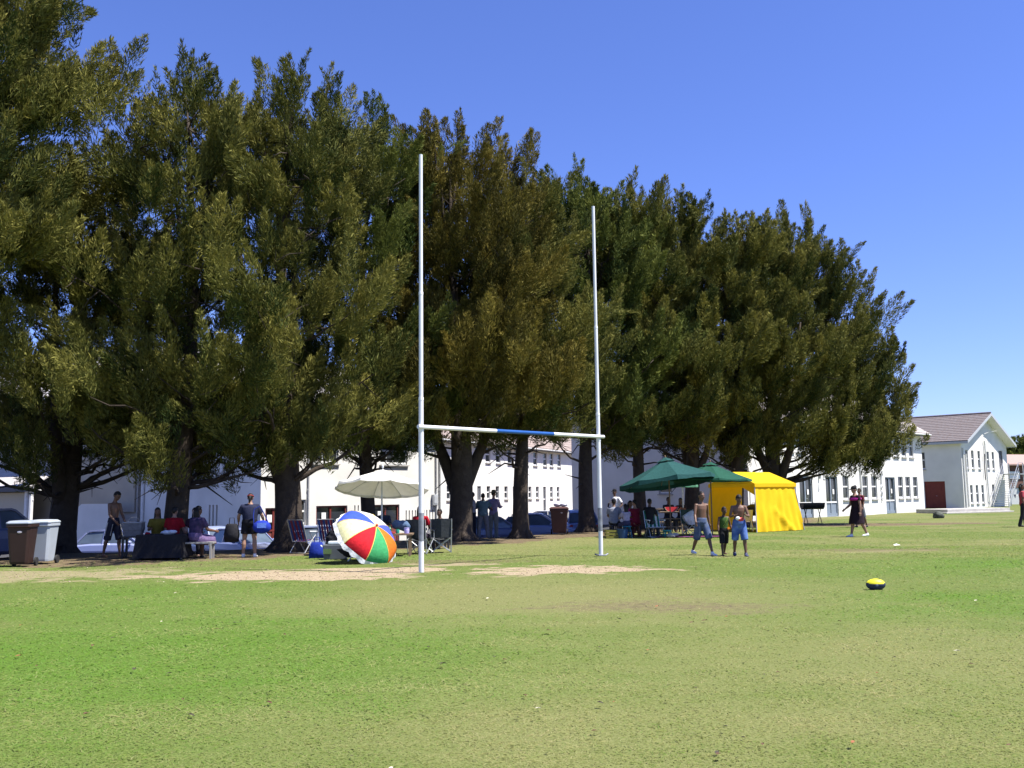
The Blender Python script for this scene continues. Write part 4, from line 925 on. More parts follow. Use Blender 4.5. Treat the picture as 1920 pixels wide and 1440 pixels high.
# ------------------------------------------------------------------ yellow tent
tt = thing('tent', 'bright yellow frame tent with one side open and wrinkled walls', 'tent', (9.27, 36.8, 0))
A, B, Cc = V((0, 0, 0)), V((2.42, 2.05, 0)), V((-1.5, 2.6, 0)); D = B + Cc - A; ctr = (A + D) / 2
MY = mat('yellow_canvas', (.80, .53, .015), .8, noise=.10, nscale=3, bump=.2, bscale=12, trans=.28, spec=.15)
ins = lambda p, k, z: p + (ctr - p) * k + V((0, 0, z))
eave = {n: ins(p, .17, 1.86) for n, p in (('A', A), ('B', B), ('C', Cc), ('D', D))}
def sheet(p0, p1, q0, q1, nm, amp=.05, nu=80, nv=16, f=44, t0=0., t1=1., tuck=0):
    mb = MB(); nrm = (p1 - p0).cross(V((0, 0, 1))).normalized(); rows = []
    for j in range(nv + 1):
        v_ = j / nv; row = []
        for i in range(nu + 1):
            u = t0 + (t1 - t0) * i / nu; p = (p0.lerp(p1, u)).lerp(q0.lerp(q1, u), v_)
            w_ = amp * (1 - v_ * .75) * (math.sin(u * f + .8 * math.sin(v_ * 4)) * .6 + mnoise.noise(V((u * 9, v_ * 2.5, len(nm)))) * 1.4)
            if tuck: w_ += tuck * math.exp(-((u - .35 - (1 - v_) * .75 + .35) / .06) ** 2) * (1 - v_) * (v_ < .5)
            row.append(p + nrm * w_ + V((0, 0, .02)))
        rows.append(row)
    mb.loft(rows, close=False); return mb.build(nm, MY, tt, smooth=True)
sheet(A, B, eave['A'], eave['B'], 'side_wall', tuck=.10)
sheet(Cc, D, eave['C'], eave['D'], 'back_wall', amp=.02, f=14, t1=.80)
sheet(B, D, eave['B'], eave['D'], 'end_wall', amp=.03, t0=.0, t1=.28)
rg0, rg1 = ins(A.lerp(Cc, .5), .22, 2.34), ins(B.lerp(D, .5), .22, 2.34)
lip = lambda n: eave[n] + (eave[n] - ctr) * V((1, 1, 0)).x * 0 + V((0, 0, .0)) + (V((eave[n].x, eave[n].y, 0)) - V((ctr.x, ctr.y, 0))) * .06
mb = MB()
def roofpanel(a, b, c, d, n=8, m=8, sag=.10):
    mb.loft([[a.lerp(b, i / n).lerp(d.lerp(c, i / n), j / m) + V((0, 0, -sag * math.sin(math.pi * i / n) * math.sin(math.pi * j / m) + .012 * math.sin(i * 2.2) * (1 - j / m))) for i in range(n + 1)] for j in range(m + 1)], close=False)
roofpanel(lip('A'), lip('B'), rg1, rg0); roofpanel(lip('C'), lip('D'), rg1, rg0)
roofpanel(lip('A'), lip('C'), rg0, rg0 + V((.001, 0, 0))); roofpanel(lip('B'), lip('D'), rg1, rg1 + V((.001, 0, 0)))
mb.build('roof', MY, tt, smooth=True)
mb = MB()
for p, q in (('A', 'B'), ('C', 'D'), ('A', 'C'), ('B', 'D')):
    a, b = lip(p), lip(q); n = 20; mb.loft([[a.lerp(b, i / n) + V((0, 0, .01)) for i in range(n + 1)], [a.lerp(b, i / n) + V((0, 0, -.13)) for i in range(n + 1)]], close=False)
mb.build('valance', MY, tt)
for n_, p in (('A', A), ('B', B), ('C', Cc), ('D', D)):
    mb = MB(); mb.tube([p + V((0, 0, 0)), eave[n_] + V((0, 0, -.02))], .02, 8); mb.build('pole', M_STEEL, tt)
mb = MB(); e = sorted([1]); pA, pC = eave['A'], eave['C']
mb.loft([[pA.lerp(pC, t) + V((0, 0, -.13)) for t in np.linspace(0, .55, 10)], [pA.lerp(pC, t) + V((0, 0, -.13 - .32 * max(0, (.28 - t)) / .28)) for t in np.linspace(0, .55, 10)]], close=False); mb.build('door_flap', MY, tt)
# under the tent
wc = thing('plastic_chair', 'white plastic garden chair inside the yellow tent', 'chair', (9.15, 38.3, 0), R(200))
mb = MB(); mb.box((0, 0, .42), (.46, .44, .03)); mb.build('seat', M_WHITEP, wc, bevel=.01)
mb = MB(); mb.loft([[(-.22, y_, z), (-.1, y_ + .03, z), (.1, y_ + .03, z), (.22, y_, z), (.22, y_ + .03, z), (.1, y_ + .06, z), (-.1, y_ + .06, z), (-.22, y_ + .03, z)] for y_, z in ((.2, .42), (.26, .66), (.3, .84))]); mb.build('backrest', M_WHITEP, wc)
for sx in (-1, 1):
    for sy in (-1, 1): mb = MB(); mb.bar((sx * .2, sy * .19, .42), (sx * .24, sy * .25, 0), .05, .04); mb.build('leg', M_WHITEP, wc)
    mb = MB(); mb.tube([(sx * .24, .24, .62), (sx * .25, -.16, .62), (sx * .23, -.2, .42)], .022, 6); mb.build('armrest', M_WHITEP, wc)
kb = thing('barbecue', 'black kettle barbecue on a stand inside the yellow tent', 'barbecue', (9.75, 39.1, 0))
mb = MB(); mb.ell((0, 0, .78), (.30, .30, .2)); mb.build('bowl', M_BLACK, kb, smooth=True)
mb = MB(); mb.ell((0, 0, .86), (.30, .30, .2), fn=lambda x, y, z: 1 if z > -.05 else .9); mb.tube([(-.06, 0, 1.05), (-.05, 0, 1.1), (.05, 0, 1.1), (.06, 0, 1.05)], .012, 6); mb.build('lid', M_BLACK, kb, smooth=True)
for k in range(3): a = k * 2.094; mb = MB(); mb.tube([(.15 * math.cos(a), .15 * math.sin(a), .65), (.3 * math.cos(a), .3 * math.sin(a), 0)], .014, 6); mb.build('leg', M_BLACK, kb)
# half-drum braai
dr = thing('drum_grill', 'black half drum grill on crossed legs right of the yellow tent', 'grill', (14.45, 46.6, 0), .05)
mb = MB(); n = 14; L_ = .52
ring = lambda x, r_: [(x, r_ * math.cos(a), .98 + r_ * math.sin(a)) for a in np.linspace(math.pi, 2 * math.pi, n)]
mb.loft([ring(-L_, .02), ring(-L_, .30), ring(L_, .30), ring(L_, .02)], close=False); mb.loft([ring(-L_ + .01, .02), ring(-L_ + .01, .285), ring(L_ - .01, .285), ring(L_ - .01, .02)], close=False)
mb.build('drum', M_BLACK, dr); mb = MB()
for i in range(18): mb.tube([(-.5 + i / 17, -.3, .985), (-.5 + i / 17, .3, .985)], .006, 4)
for y_ in (-.3, .3): mb.tube([(-.54, y_, .985), (.54, y_, .985)], .012, 5)
mb.build('grid', M_BLACK, dr)
for sx in (-1, 1):
    for sy in (-1, 1): mb = MB(); mb.tube([(sx * .34, sy * .22, .78), (sx * .34, -sy * .28, 0)], .018, 6); mb.build('leg', M_BLACK, dr)

# ------------------------------------------------------------------ cars
M_CGLASS = mat('car_glass', (.10, .13, .17), .06, noise=.3, nscale=2, spec=.8)  # base lightened; the sky seen in the glass is put into its colour
def make_car():
    root = link('parked_car', None); L2 = 1.92
    # side outline stations x: (z_bottom, z_belt, half width)
    st_ = [(-1.92, .42, .62, .62), (-1.86, .28, .78, .74), (-1.5, .22, .86, .80), (-.9, .2, .90, .82), (0, .2, .91, .83), (.75, .2, .90, .82), (1.3, .22, .80, .80), (1.75, .28, .68, .74), (1.9, .36, .56, .62)]
    mb = MB(); rings = []
    for x, z0, z1, w_ in st_:
        m = (z0 + z1) / 2 + .08
        half = [(w_ * .82, z0), (w_ * .97, z0 + .1), (w_, m), (w_ * .97, z1 - .06), (w_ * .86, z1), (w_ * .4, z1 + .03)]
        rings.append([(x, y, z) for y, z in half] + [(x, -y, z) for y, z in reversed(half)])
    mb.loft(rings)
    # cabin: pillars and roof
    cab = [(-1.55, .88, .70, .90), (-1.15, 1.30, .60, .0), (-.6, 1.41, .58, 0), (.15, 1.40, .58, 0), (.95, .86, .70, 0)]
    roof = [[(x, y * w_, z + (.02 if abs(y) < .6 else 0)) for y in (-1, -.5, .5, 1)] for x, z, w_ in ((-1.2, 1.29, .58), (-.95, 1.38, .585), (-.4, 1.425, .585), (.1, 1.41, .58), (.28, 1.35, .58))]
    mb.loft(roof, close=False); mb.loft([[(x, y, z - .035) for x, y, z in r_] for r_ in roof], close=False)
    for s in (-1, 1):
        for a, b in (((-1.2, .58, 1.30), (-1.62, .69, .86)), ((.28, .58, 1.36), (1.02, .70, .87)), ((-.42, .585, 1.40), (-.46, .72, .88)), ((-1.1, .582, 1.36), (-.95, .583, 1.385)), ((-.95, .584, 1.385), (.1, .58, 1.40)), ((.1, .58, 1.40), (.28, .58, 1.36))):
            mb.bar((a[0], s * a[1], a[2]), (b[0], s * b[1], b[2]), .05, .06)
    mb.build('body', M_BLACK, root, smooth=False, bevel=.02)
    gl = MB(); P = lambda x, y, z: (x, y, z)
    gl.add([P(.30, -.55, 1.34), P(.30, .55, 1.34), P(.99, .66, .89), P(.99, -.66, .89)], [(0, 1, 2, 3)])
    gl.build('windscreen', M_CGLASS, root)
    gl = MB(); gl.add([P(-1.22, -.55, 1.28), P(-1.22, .55, 1.28), P(-1.6, .65, .89), P(-1.6, -.65, .89)], [(3, 2, 1, 0)]); gl.build('rear_window', M_CGLASS, root)
    for s in (-1, 1):
        gl = MB(); gl.add([P(-.40, s * .575, 1.37), P(.24, s * .57, 1.34), P(.92, s * .70, .90), P(-.43, s * .715, .90)], [(0, 1, 2, 3)]); gl.build('side_window', M_CGLASS, root)
        gl = MB(); gl.add([P(-1.13, s * .575, 1.31), P(-.46, s * .575, 1.37), P(-.49, s * .715, .90), P(-1.52, s * .69, .90)], [(0, 1, 2, 3)]); gl.build('side_window', M_CGLASS, root)
        mb = MB(); mb.ell((.72, s * .86, .95), (.07, .1, .07)); mb.build('mirror', M_BLACK, root, smooth=True)
        mb = MB(); mb.ell((1.78, s * .55, .6), (.1, .16, .08)); mb.build('headlight', plain((.6, .62, .64), .15), root, smooth=True)
        mb = MB(); mb.ell((-1.86, s * .6, .68), (.05, .1, .1)); mb.build('tail_light', plain((.4, .02, .02), .3), root, smooth=True)
        for x in (-1.2, 1.2):
            mb = MB(); mb.tube([(x, s * .66, .29), (x, s * .82, .29)], .29, 20); wo = mb.build('wheel', M_RUBBER, root, bevel=.02)
            mb = MB(); mb.tube([(x, s * .80, .29), (x, s * .83, .29)], [.18, .16], 16); mb.build('rim', M_ALU, wo)
    for x, z in ((1.9, .42), (-1.92, .46)): mb = MB(); mb.box((x, 0, z), (.1, 1.36, .16)); mb.build('bumper', plain((.05, .05, .055), .5), root, bevel=.03)
    return root
CARS = [(-14.2, 26.3, 80, (.03, .05, .13), 'dark blue car at the far left edge behind the wheelie bins', -.08),
        (-15.35, 38.3, -6, (.08, .11, .28), 'blue car with curved roof behind the boy in striped shorts', 0),
        (-13.0, 41.4, 134, (.10, .14, .27), 'silver blue car parked behind the person in navy', 0),
        (-10.55, 38.3, -46, (.05, .08, .22), 'deep blue car parked behind the woman carrying bags', 0),
        (-7.7, 40.2, 20, (.10, .15, .30), 'pale blue car behind the striped folding chairs', 0),
        (-3.0, 43.6, 100, (.04, .06, .15), 'navy car showing left of the thickest trunk', 0),
        (-.9, 43.2, 12, (.02, .04, .14), 'dark blue car right behind the person in the wide hat', 0),
        (1.15, 43.6, -10, (.07, .11, .27), 'blue car between the slim trunk and the brown bin', 0),
        (1.6, 49.5, 160, (.30, .30, .31), 'white car behind the blue one left of the brown bin', 0),
        (3.15, 46.4, 95, (.06, .09, .22), 'blue car just right of the brown bin', 0)]
car0 = make_car()
for i, (x, y, a, c, lb, dz) in enumerate(CARS):
    o = car0 if i == 0 else copy_tree(car0)
    o.location = (x, y, H1(x, y) + dz); o.rotation_euler = (0, 0, R(a)); tag(o, lb, 'car', 'cars parked behind the conifers')
    cm = mat('car_paint', tuple(min(.7, (q * .6 + sum(c) / 3 * .4) * 1.9 + .03) for q in c), .25, .1, spec=.6)
    for ch in [q for q in COL.objects if q.parent == o]:
        if ch.name.split('.')[0] in ('body', 'mirror'):
            ch.material_slots[0].link = 'OBJECT'; ch.material_slots[0].material = cm
# ------------------------------------------------------------------ people
SKIN = {'dark': mat('dark_brown_skin', (.085, .042, .026), .5, noise=.15, nscale=6, spec=.4), 'brown': mat('brown_skin', (.15, .078, .048), .5, noise=.15, nscale=6, spec=.4),
        'tan': mat('tan_skin', (.30, .17, .115), .5, noise=.12, nscale=6, spec=.4), 'pale': mat('light_skin', (.48, .31, .24), .5, noise=.1, nscale=6, spec=.4)}
M_HAIR = mat('black_hair', (.012, .010, .009), .6, noise=.4, nscale=20, bump=.5, bscale=30)
M_EYE = plain((.02, .015, .012), .2); M_LIP = plain((.16, .06, .05), .5)
SHOES = {'white': plain((.78, .78, .78), .6), 'black': plain((.02, .02, .022), .6), 'grey': plain((.2, .2, .22), .6), 'navy': plain((.04, .045, .10), .6)}

def person(loc, yaw, Hh, label, skin='brown', group=None, lean=6, side=0, legL=(0, 4, 4), legR=(0, 4, 4), armL=(4, 12, 12, 0), armR=(4, 12, 12, 0), head=(0, 0),
           seat=None, top=None, bottom=None, shoes=None, hair='short', hat=None, build=1.0, kid=1.0, vox=.011, extra=None, pot=1.0):
    """facing -y at yaw 0; legs (forward, out, knee), arms (forward, out, elbow, inward) in degrees; head (down, turn left)"""
    x0, y0 = loc[:2]; root = thing('person', label, 'person', (x0, y0, H1(x0, y0)), R(yaw), group)
    S = Hh / 1.75; hk = kid; B = build
    def ldir(f, o, s): return V((s * math.sin(R(o)), -math.sin(R(f)) * math.cos(R(o)), -math.cos(R(f)) * math.cos(R(o))))
    legs = {}; low = 0
    for s, l in ((1, legL), (-1, legR)):
        hip = V((s * .09 * S * B ** .5, 0, -.03 * S)); k = hip + ldir(l[0], l[1], s) * .43 * S; a = k + ldir(l[0] - l[2], l[1] * .6, s) * .41 * S
        legs[s] = (hip, k, a); low = min(low, a.z)
    pz = (seat + .11 * S) if seat is not None else -low + .075 * S
    pel = V((0, 0, pz)); t = V((math.sin(R(side)), -math.sin(R(lean)), math.cos(R(lean)))).normalized()
    neck = pel + t * .52 * S; legs = {s: tuple(p + pel for p in v) for s, v in legs.items()}
    Rh = Matrix.Rotation(R(head[1]), 3, 'Z') @ Matrix.Rotation(R(head[0] + lean * .3), 3, 'X')
    fw, up, rt = Rh @ V((0, -1, 0)), Rh @ V((0, 0, 1)), Rh @ V((1, 0, 0))
    hs_ = S * hk; hc = neck + t * .07 * S + up * .125 * hs_ + fw * .012 * S
    arms = {}
    for s, a in ((1, armL), (-1, armR)):
        sh = neck - t * .055 * S + V((s * .178 * S * B ** .6, 0, 0)); d1 = (ldir(a[0] + 0, a[1], s)); el = sh + d1 * .285 * S
        d2 = ldir(a[0] + a[2], a[1] * .7, s) + V((-s * math.sin(R(a[3])), 0, 0)); d2 = d2.normalized(); wr = el + d2 * .245 * S; arms[s] = (sh, el, wr, d2)
    X = (1, 0, 0)
    def torso(mb, g=0., a=0, b=9, k=1.0):
        P_ = [pel - t * .09 * S, pel, pel + t * .12 * S, pel + t * .24 * S, pel + t * .36 * S, pel + t * .45 * S, neck - t * .025 * S, neck + t * .01 * S, neck + t * .045 * S]
        r_ = [(.10, .085), (.158, .112), (.138, .098 * pot), (.146, .104 * pot), (.165, .112), (.172, .098), (.125, .075), (.066, .062), (.055, .056)]
        mb.tube(P_[a:b], [((u * B + g) * S * k, (v_ * B + g) * S * k) for u, v_ in r_[a:b]], 18, ref=X)
    def limb(mb, pts, rs, g=0., n=12): mb.tube(pts, [(r_ * B ** .6 + g) * S for r_ in rs], n)
    mb = MB(); torso(mb)
    for s in (1, -1):
        h_, k_, a_ = legs[s]; ft = a_ + V((0, -.04 * S, -.045 * S))
        limb(mb, [h_ + (h_ - k_) * .08, h_.lerp(k_, .2), h_.lerp(k_, .6), k_.lerp(h_, .06), k_], [.072, .085, .067, .052, .05])
        sh_b = V((0, .02 * S, 0)); limb(mb, [k_ + (h_ - k_) * .05, k_, k_.lerp(a_, .3) + sh_b, k_.lerp(a_, .7) + sh_b * .4, a_, a_ + V((0, 0, -.03 * S))], [.05, .05, .056, .04, .032, .034])
        mb.tube([a_ + V((0, .045 * S, -.045 * S)), ft, a_ + V((s * .008, -.12 * S, -.055 * S)), a_ + V((s * .012, -.175 * S, -.06 * S))], [(.03 * S, .028 * S), (.036 * S, .035 * S), (.044 * S, .022 * S), (.028 * S, .012 * S)], 12, ref=X)
        sh, el, wr, d2 = arms[s]; ins_ = V((s * .03 * S, 0, .02 * S))
        limb(mb, [neck - t * .07 * S + V((s * .1 * S, 0, .01)), sh, sh.lerp(el, .3), el.lerp(sh, .1), el], [.055, .053, .046, .037, .036])
        limb(mb, [el, el.lerp(wr, .3), wr], [.037, .038, .025])
        q = (d2.cross(V((0, 1, 0)))).normalized() if abs(d2.y) < .9 else V((1, 0, 0)); pn = d2.cross(q)       # palm across the body's side plane
        hand_w = (V((0, -1, 0)) - d2 * d2.dot(V((0, -1, 0)))); hand_w = hand_w.normalized() if hand_w.length > .3 else (V((0, 0, 1)) - d2 * d2.z).normalized()
        pn = d2.cross(hand_w) * s; kn = wr + d2 * .085 * S
        mb.tube([wr - d2 * .01 * S, wr + d2 * .03 * S, kn], [(.026 * S, .02 * S), (.037 * S, .017 * S), (.04 * S, .014 * S)], 12, ref=hand_w)
        for i, ln in enumerate((.068, .076, .071, .055)):
            b0 = kn + hand_w * (.029 - .0195 * i) * S; c1 = b0 + (d2 + hand_w * (.10 - .07 * i) + pn * .12).normalized() * ln * .55 * S; c2 = c1 + (d2 * .85 + pn * .5).normalized() * ln * .5 * S
            mb.tube([b0 - d2 * .01, c1, c2], [.0088 * S, .0078 * S, .006 * S], 7)
        b0 = wr + d2 * .025 * S + hand_w * .028 * S; mb.tube([b0, b0 + (d2 * .6 + hand_w * .75).normalized() * .035 * S, b0 + (d2 * .95 + hand_w * .5).normalized() * .07 * S], [.0115 * S, .0095 * S, .007 * S], 7)
    mb.tube([neck - t * .02 * S, hc - up * .07 * hs_ - fw * .005], [.055 * S * B ** .3, .052 * S * hk ** .3], 12)
    Mr = Matrix((rt, -fw, up)).transposed(); E_ = lambda c, r, **k: mb.ell(hc + rt * c[0] * hs_ + fw * c[1] * hs_ + up * c[2] * hs_, tuple(q_ * hs_ for q_ in r), rot=Mr, **k)
    E_((0, -.008, .018), (.074, .094, .098), nu=20, nv=14); E_((0, .025, -.045), (.058, .062, .066), nu=18, nv=12); E_((0, .052, -.088), (.03, .03, .024))
    E_((0, .09, -.022), (.014, .02, .024)); E_((0, .094, -.036), (.019, .014, .012)); E_((0, .078, .022), (.05, .014, .012)); E_((0, .082, -.064), (.026, .012, .011))
    for s in (1, -1): E_((s * .074, -.012, -.01), (.012, .024, .034)); E_((s * .04, .062, -.03), (.022, .02, .02))
    bd = remesh(mb, vox, 2); bd.materials.append(SKIN[skin]); link('body', bd, root)
    for s in (1, -1):
        mb = MB(); E_((s * .031, .083, .002), (.012, .008, .008), nu=10, nv=7); mb.build('eye', M_EYE, root, smooth=True)
    mb = MB(); E_((0, .093, -.064), (.024, .005, .006), nu=10, nv=6); mb.build('mouth', M_LIP, root, smooth=True)
    # hair
    if hair != 'bald':
        mb = MB(); fl = {'short': .10, 'crop': .03}.get(hair, .12)
        def hf(x, y, z):
            k = 1 + fl + .05 * mnoise.noise(V((x, y, z)) * 5)
            fwd = -y
            if z < -.35 and fwd > -.6: k = .72
            elif fwd > .25 and z < .52 - .12 * abs(x): k = .80
            elif abs(x) > .5 and z < -.1 and fwd > -.25: k = .8
            return k
        E_((0, -.010, .022), (.076, .096, .100), nu=26, nv=18, fn=hf)
        if hair == 'long':
            b_ = hc - fw * .075 * hs_; mb.tube([b_ + up * .05 * hs_, b_ - up * .05 * hs_ - fw * .01, b_ - up * .17 * hs_, b_ - up * .29 * hs_, b_ - up * .34 * hs_], [(.08 * hs_, .05 * hs_), (.092 * hs_, .05 * hs_), (.098 * hs_, .045 * hs_), (.075 * hs_, .03 * hs_), (.03 * hs_, .012 * hs_)], 14, ref=rt)
        if hair == 'bun': E_((0, -.075, .105), (.052, .052, .048), fn=lambda x, y, z: 1 + .12 * mnoise.noise(V((x, y, z)) * 4))
        if hair == 'pony':
            b_ = hc - fw * .09 * hs_ + up * .04 * hs_; mb.tube([b_, b_ - fw * .05 * hs_, b_ - fw * .05 * hs_ - up * .12 * hs_, b_ - fw * .02 * hs_ - up * .22 * hs_], [.025 * hs_, .035 * hs_, .03 * hs_, .008 * hs_], 10)
        mb.build('hair', M_HAIR, root, smooth=True)
    if hat:
        kind, hcol = hat; mb = MB(); hm = cloth(hcol)
        if kind == 'band': 
            mb.tube([hc + Mr @ V((.084 * math.cos(a), .106 * math.sin(a), .045 + .02 * math.sin(a))) * hs_ for a in np.linspace(0, 2 * math.pi, 25)], .013 * hs_, 8, caps=False); mb.build('hair_band', hm, root, smooth=True)
        else:
            E_((0, -.01, .06), (.086, .108, .085), nu=22, nv=12, fn=lambda x, y, z: 1 if z > -.2 else .93)
            if kind == 'cap': mb.loft([[hc + Mr @ V((x * w_, -.085 - d_, .055 - dz - .012 * abs(x) ** 2)) * hs_ for x in np.linspace(-1, 1, 9)] for w_, d_, dz in ((.078, 0, 0), (.08, .05, .008), (.05, .095, .02), (.05, .095, .026), (.08, .05, .014), (.078, 0, .006))], close=False)
            if kind == 'wide':
                mb.tube([hc + up * q * hs_ for q in (.045, .05, .056, .09)], [.09 * hs_, .20 * hs_, .205 * hs_, .088 * hs_], 26)
                mb.tube([hc + up * q * hs_ for q in (.05, .10, .15, .165)], [.09 * hs_, .088 * hs_, .075 * hs_, .04 * hs_], 22)
            mb.build('hat', hm, root, smooth=True)
    # clothes
    def cl(nm, mb, m, v_=.014): me = remesh(mb, max(v_, vox), 2); me.materials.append(m); return link(nm, me, root)
    if top:
        kind, c = top; mb = MB(); m = c if not isinstance(c, tuple) else cloth(c)
        if kind in ('tee', 'long', 'vest', 'jacket'):
            torso(mb, .022 if kind != 'jacket' else .035, 0 if kind != 'vest' else 1, 8 if kind != 'vest' else 7)
            for s in (1, -1):
                sh, el, wr, d2 = arms[s]
                if kind in ('tee',): limb(mb, [neck - t * .06 * S + V((s * .09 * S, 0, 0)), sh, sh.lerp(el, .35), sh.lerp(el, .72)], [.065, .06, .058, .06], .008)
                if kind in ('long', 'jacket'): limb(mb, [neck - t * .06 * S + V((s * .09 * S, 0, 0)), sh, sh.lerp(el, .5), el, el.lerp(wr, .5), wr], [.065, .058, .052, .046, .042, .036], .012)
                if kind == 'vest': limb(mb, [neck - t * .09 * S + V((s * .075 * S, .01, 0)), neck - t * .01 * S + V((s * .085 * S, 0, 0))], [.05, .045], .01)
            cl('shirt' if kind != 'jacket' else 'jacket', mb, m)
        if kind == 'dress':
            torso(mb, .02, 0, 7)
            if seat is None: mb.tube([pel + t * .12 * S, pel, pel - V((0, 0, .15 * S)), pel - V((0, .01, .36 * S)), pel - V((0, .01, .47 * S))], [(.155 * S * B, .12 * S * B), (.185 * S * B, .14 * S * B), (.20 * S * B, .17 * S * B), (.215 * S * B, .20 * S * B), (.225 * S * B, .215 * S * B)], 22, ref=X)
            else:
                for s in (1, -1): limb(mb, [legs[s][0], legs[s][0].lerp(legs[s][1], .5), legs[s][1], legs[s][1].lerp(legs[s][2], .75)], [.12, .12, .11, .12], .01)
            for s in (1, -1): sh, el, wr, d2 = arms[s]; limb(mb, [neck - t * .06 * S + V((s * .09 * S, 0, 0)), sh, sh.lerp(el, .45)], [.06, .058, .06], .004)
            cl('dress', mb, m)
    if bottom:
        kind, c = bottom; mb = MB(); m = c if not isinstance(c, tuple) else cloth(c)
        torso(mb, .024 if kind != 'trousers' else .02, 0, 3)
        for s in (1, -1):
            h_, k_, a_ = legs[s]
            if kind == 'shorts': limb(mb, [h_ + (h_ - k_) * .12, h_.lerp(k_, .25), h_.lerp(k_, .8), k_.lerp(a_, .06)], [.088, .096, .094, .09], .012)
            if kind == 'brief': limb(mb, [h_ + (h_ - k_) * .12, h_.lerp(k_, .25), h_.lerp(k_, .62)], [.088, .096, .092], .012)
            if kind == 'trousers': limb(mb, [h_ + (h_ - k_) * .12, h_.lerp(k_, .25), h_.lerp(k_, .7), k_, k_.lerp(a_, .5), a_ + V((0, 0, -.035 * S))], [.088, .09, .075, .066, .062, .062], .010)
            if kind == 'skirt': limb(mb, [h_ + (h_ - k_) * .12, h_.lerp(k_, .4), k_, k_.lerp(a_, .25)], [.1, .12, .115, .11], .012)
        cl({'shorts': 'shorts', 'brief': 'shorts', 'trousers': 'trousers', 'skirt': 'skirt'}[kind], mb, m)
    if shoes:
        for s in (1, -1):
            a_ = legs[s][2]; mb = MB(); k = 1.12
            mb.tube([a_ + V((0, .058 * S, -.05 * S)), a_ + V((0, .02 * S, -.036 * S)), a_ + V((0, -.06 * S, -.042 * S)), a_ + V((s * .01, -.14 * S, -.052 * S)), a_ + V((s * .012, -.20 * S, -.058 * S))], [(.03 * S * k, .026 * S), (.044 * S * k, .05 * S), (.046 * S * k, .04 * S), (.052 * S * k, .028 * S), (.03 * S * k, .014 * S)], 14, ref=X)
            if shoes in ('white', 'navy'): mb.tube([a_ + V((0, .01, .03 * S)), a_ + V((0, 0, -.04 * S))], [.046 * S, .05 * S], 12)
            me = remesh(mb, .009, 2); me.materials.append(SHOES[shoes]); link('shoe', me, root)
    if extra: extra(root, dict(S=S, pel=pel, t=t, neck=neck, legs=legs, arms=arms, hc=hc, hs=hs_, fw=fw, up=up, rt=rt))
    return root

SIT = dict(lean=8, legL=(82, 8, 82), legR=(82, 8, 84))
GL, GM, GR = 'people around the black covered table', 'people around the picnic table', 'people seated under the green parasols'
# left cluster
def stripes(root, k):
    for s in (1, -1):
        h_, kn, a_ = k['legs'][s]; S = k['S']; mb = MB(); o = V((s * .112 * S, -.0, 0))
        mb.loft([[h_.lerp(kn, q) + o * w_ + V((0, e * S, 0)) for e in (-.018, .018)] for q, w_ in ((-.05, .95), (.2, 1.02), (.5, 1.01), (.78, .98))], close=False); mb.loft([[h_.lerp(kn, q) + V((s * (.03) * S, -.118 * S, 0)) + V((e * S, 0, 0)) for e in (-.012, .012)] for q in (.05, .4, .78)], close=False)
        mb.build('side_stripe', cloth((.5, .48, .44)), root)
person((-10.65, 25.9), 62, 1.74, 'shirtless person in dark striped shorts standing with head bowed near the left edge', 'brown', lean=2, legL=(14, 4, 12), legR=(-10, 5, 6), armL=(12, 8, 25, 10), armR=(14, 8, 30, 20), head=(30, 8), bottom=('shorts', (.022, .024, .04)), hair='short', extra=stripes, vox=.009, build=.92)
person((-9.5, 25.95), 20, 1.62, 'seated person in an olive yellow top with long dark hair behind the black table', 'brown', GL, seat=.42, top=('tee', (.17, .13, .02)), bottom=('trousers', (.03, .03, .04)), hair='long', armL=(25, 10, 60, 10), armR=(25, 10, 70, 20), **SIT)
person((-8.92, 25.5), 176, 1.66, 'seated person in a deep red shirt seen from behind at the black table', 'tan', GL, seat=.42, top=('tee', (.28, .008, .014)), bottom=('trousers', (.03, .03, .05)), hair='short', armL=(10, 12, 50, 10), armR=(8, 16, 20, 0), build=1.12, **SIT)
person((-8.62, 26.35), 10, 1.6, 'seated person with a pale face between the ones in red and navy', 'pale', GL, seat=.42, top=('tee', (.05, .02, .03)), bottom=('trousers', (.03, .03, .04)), hair='long', armL=(20, 10, 60, 10), armR=(20, 10, 60, 10), **SIT)
person((-8.2, 25.1), 150, 1.7, 'heavy person in a navy patterned top and mauve skirt sitting on the pale bench', 'brown', GL, seat=.42, top=('tee', mat('navy_print', (.02, .018, .05), .85, noise=.8, nscale=9, col2=(.07, .04, .10))), bottom=('skirt', (.16, .11, .22)), hair='long', armL=(25, 15, 50, 10), armR=(20, 18, 60, 10), build=1.28, shoes='black', **SIT)
person((-6.85, 25.3), 188, 1.62, 'person seen from behind in a navy top and black shorts carrying two bags', 'tan', lean=2, legL=(2, 5, 4), legR=(-2, 5, 3), armL=(8, 22, 40, 10), armR=(8, 24, 50, 12), head=(6, 0), top=('tee', (.022, .026, .055)), bottom=('brief', (.012, .012, .016)), shoes='white', hair='pony', hat=('band', (.42, .06, .05)), build=1.32, vox=.010, pot=1.15)
hb = thing('handbag', 'bright blue shoulder bag on the right side of the person in navy and black shorts', 'bag', (-6.48, 25.1, .62), .3)
mb = MB(); mb.ell((0, 0, .16), (.23, .13, .17), nu=18, nv=12, fn=lambda x, y, z: 1 + .12 * mnoise.noise(V((x, y, z)) * 3)); mb.build('body', cloth((.018, .04, .34)), hb, smooth=True)
mb = MB(); mb.loft([[(x, -.125 - .01 * math.cos(x * 6), z) for x in (-.13, -.02, .1)] for z in (.14, .2, .27)], close=False); mb.build('flap', cloth((.10, .18, .55)), hb)
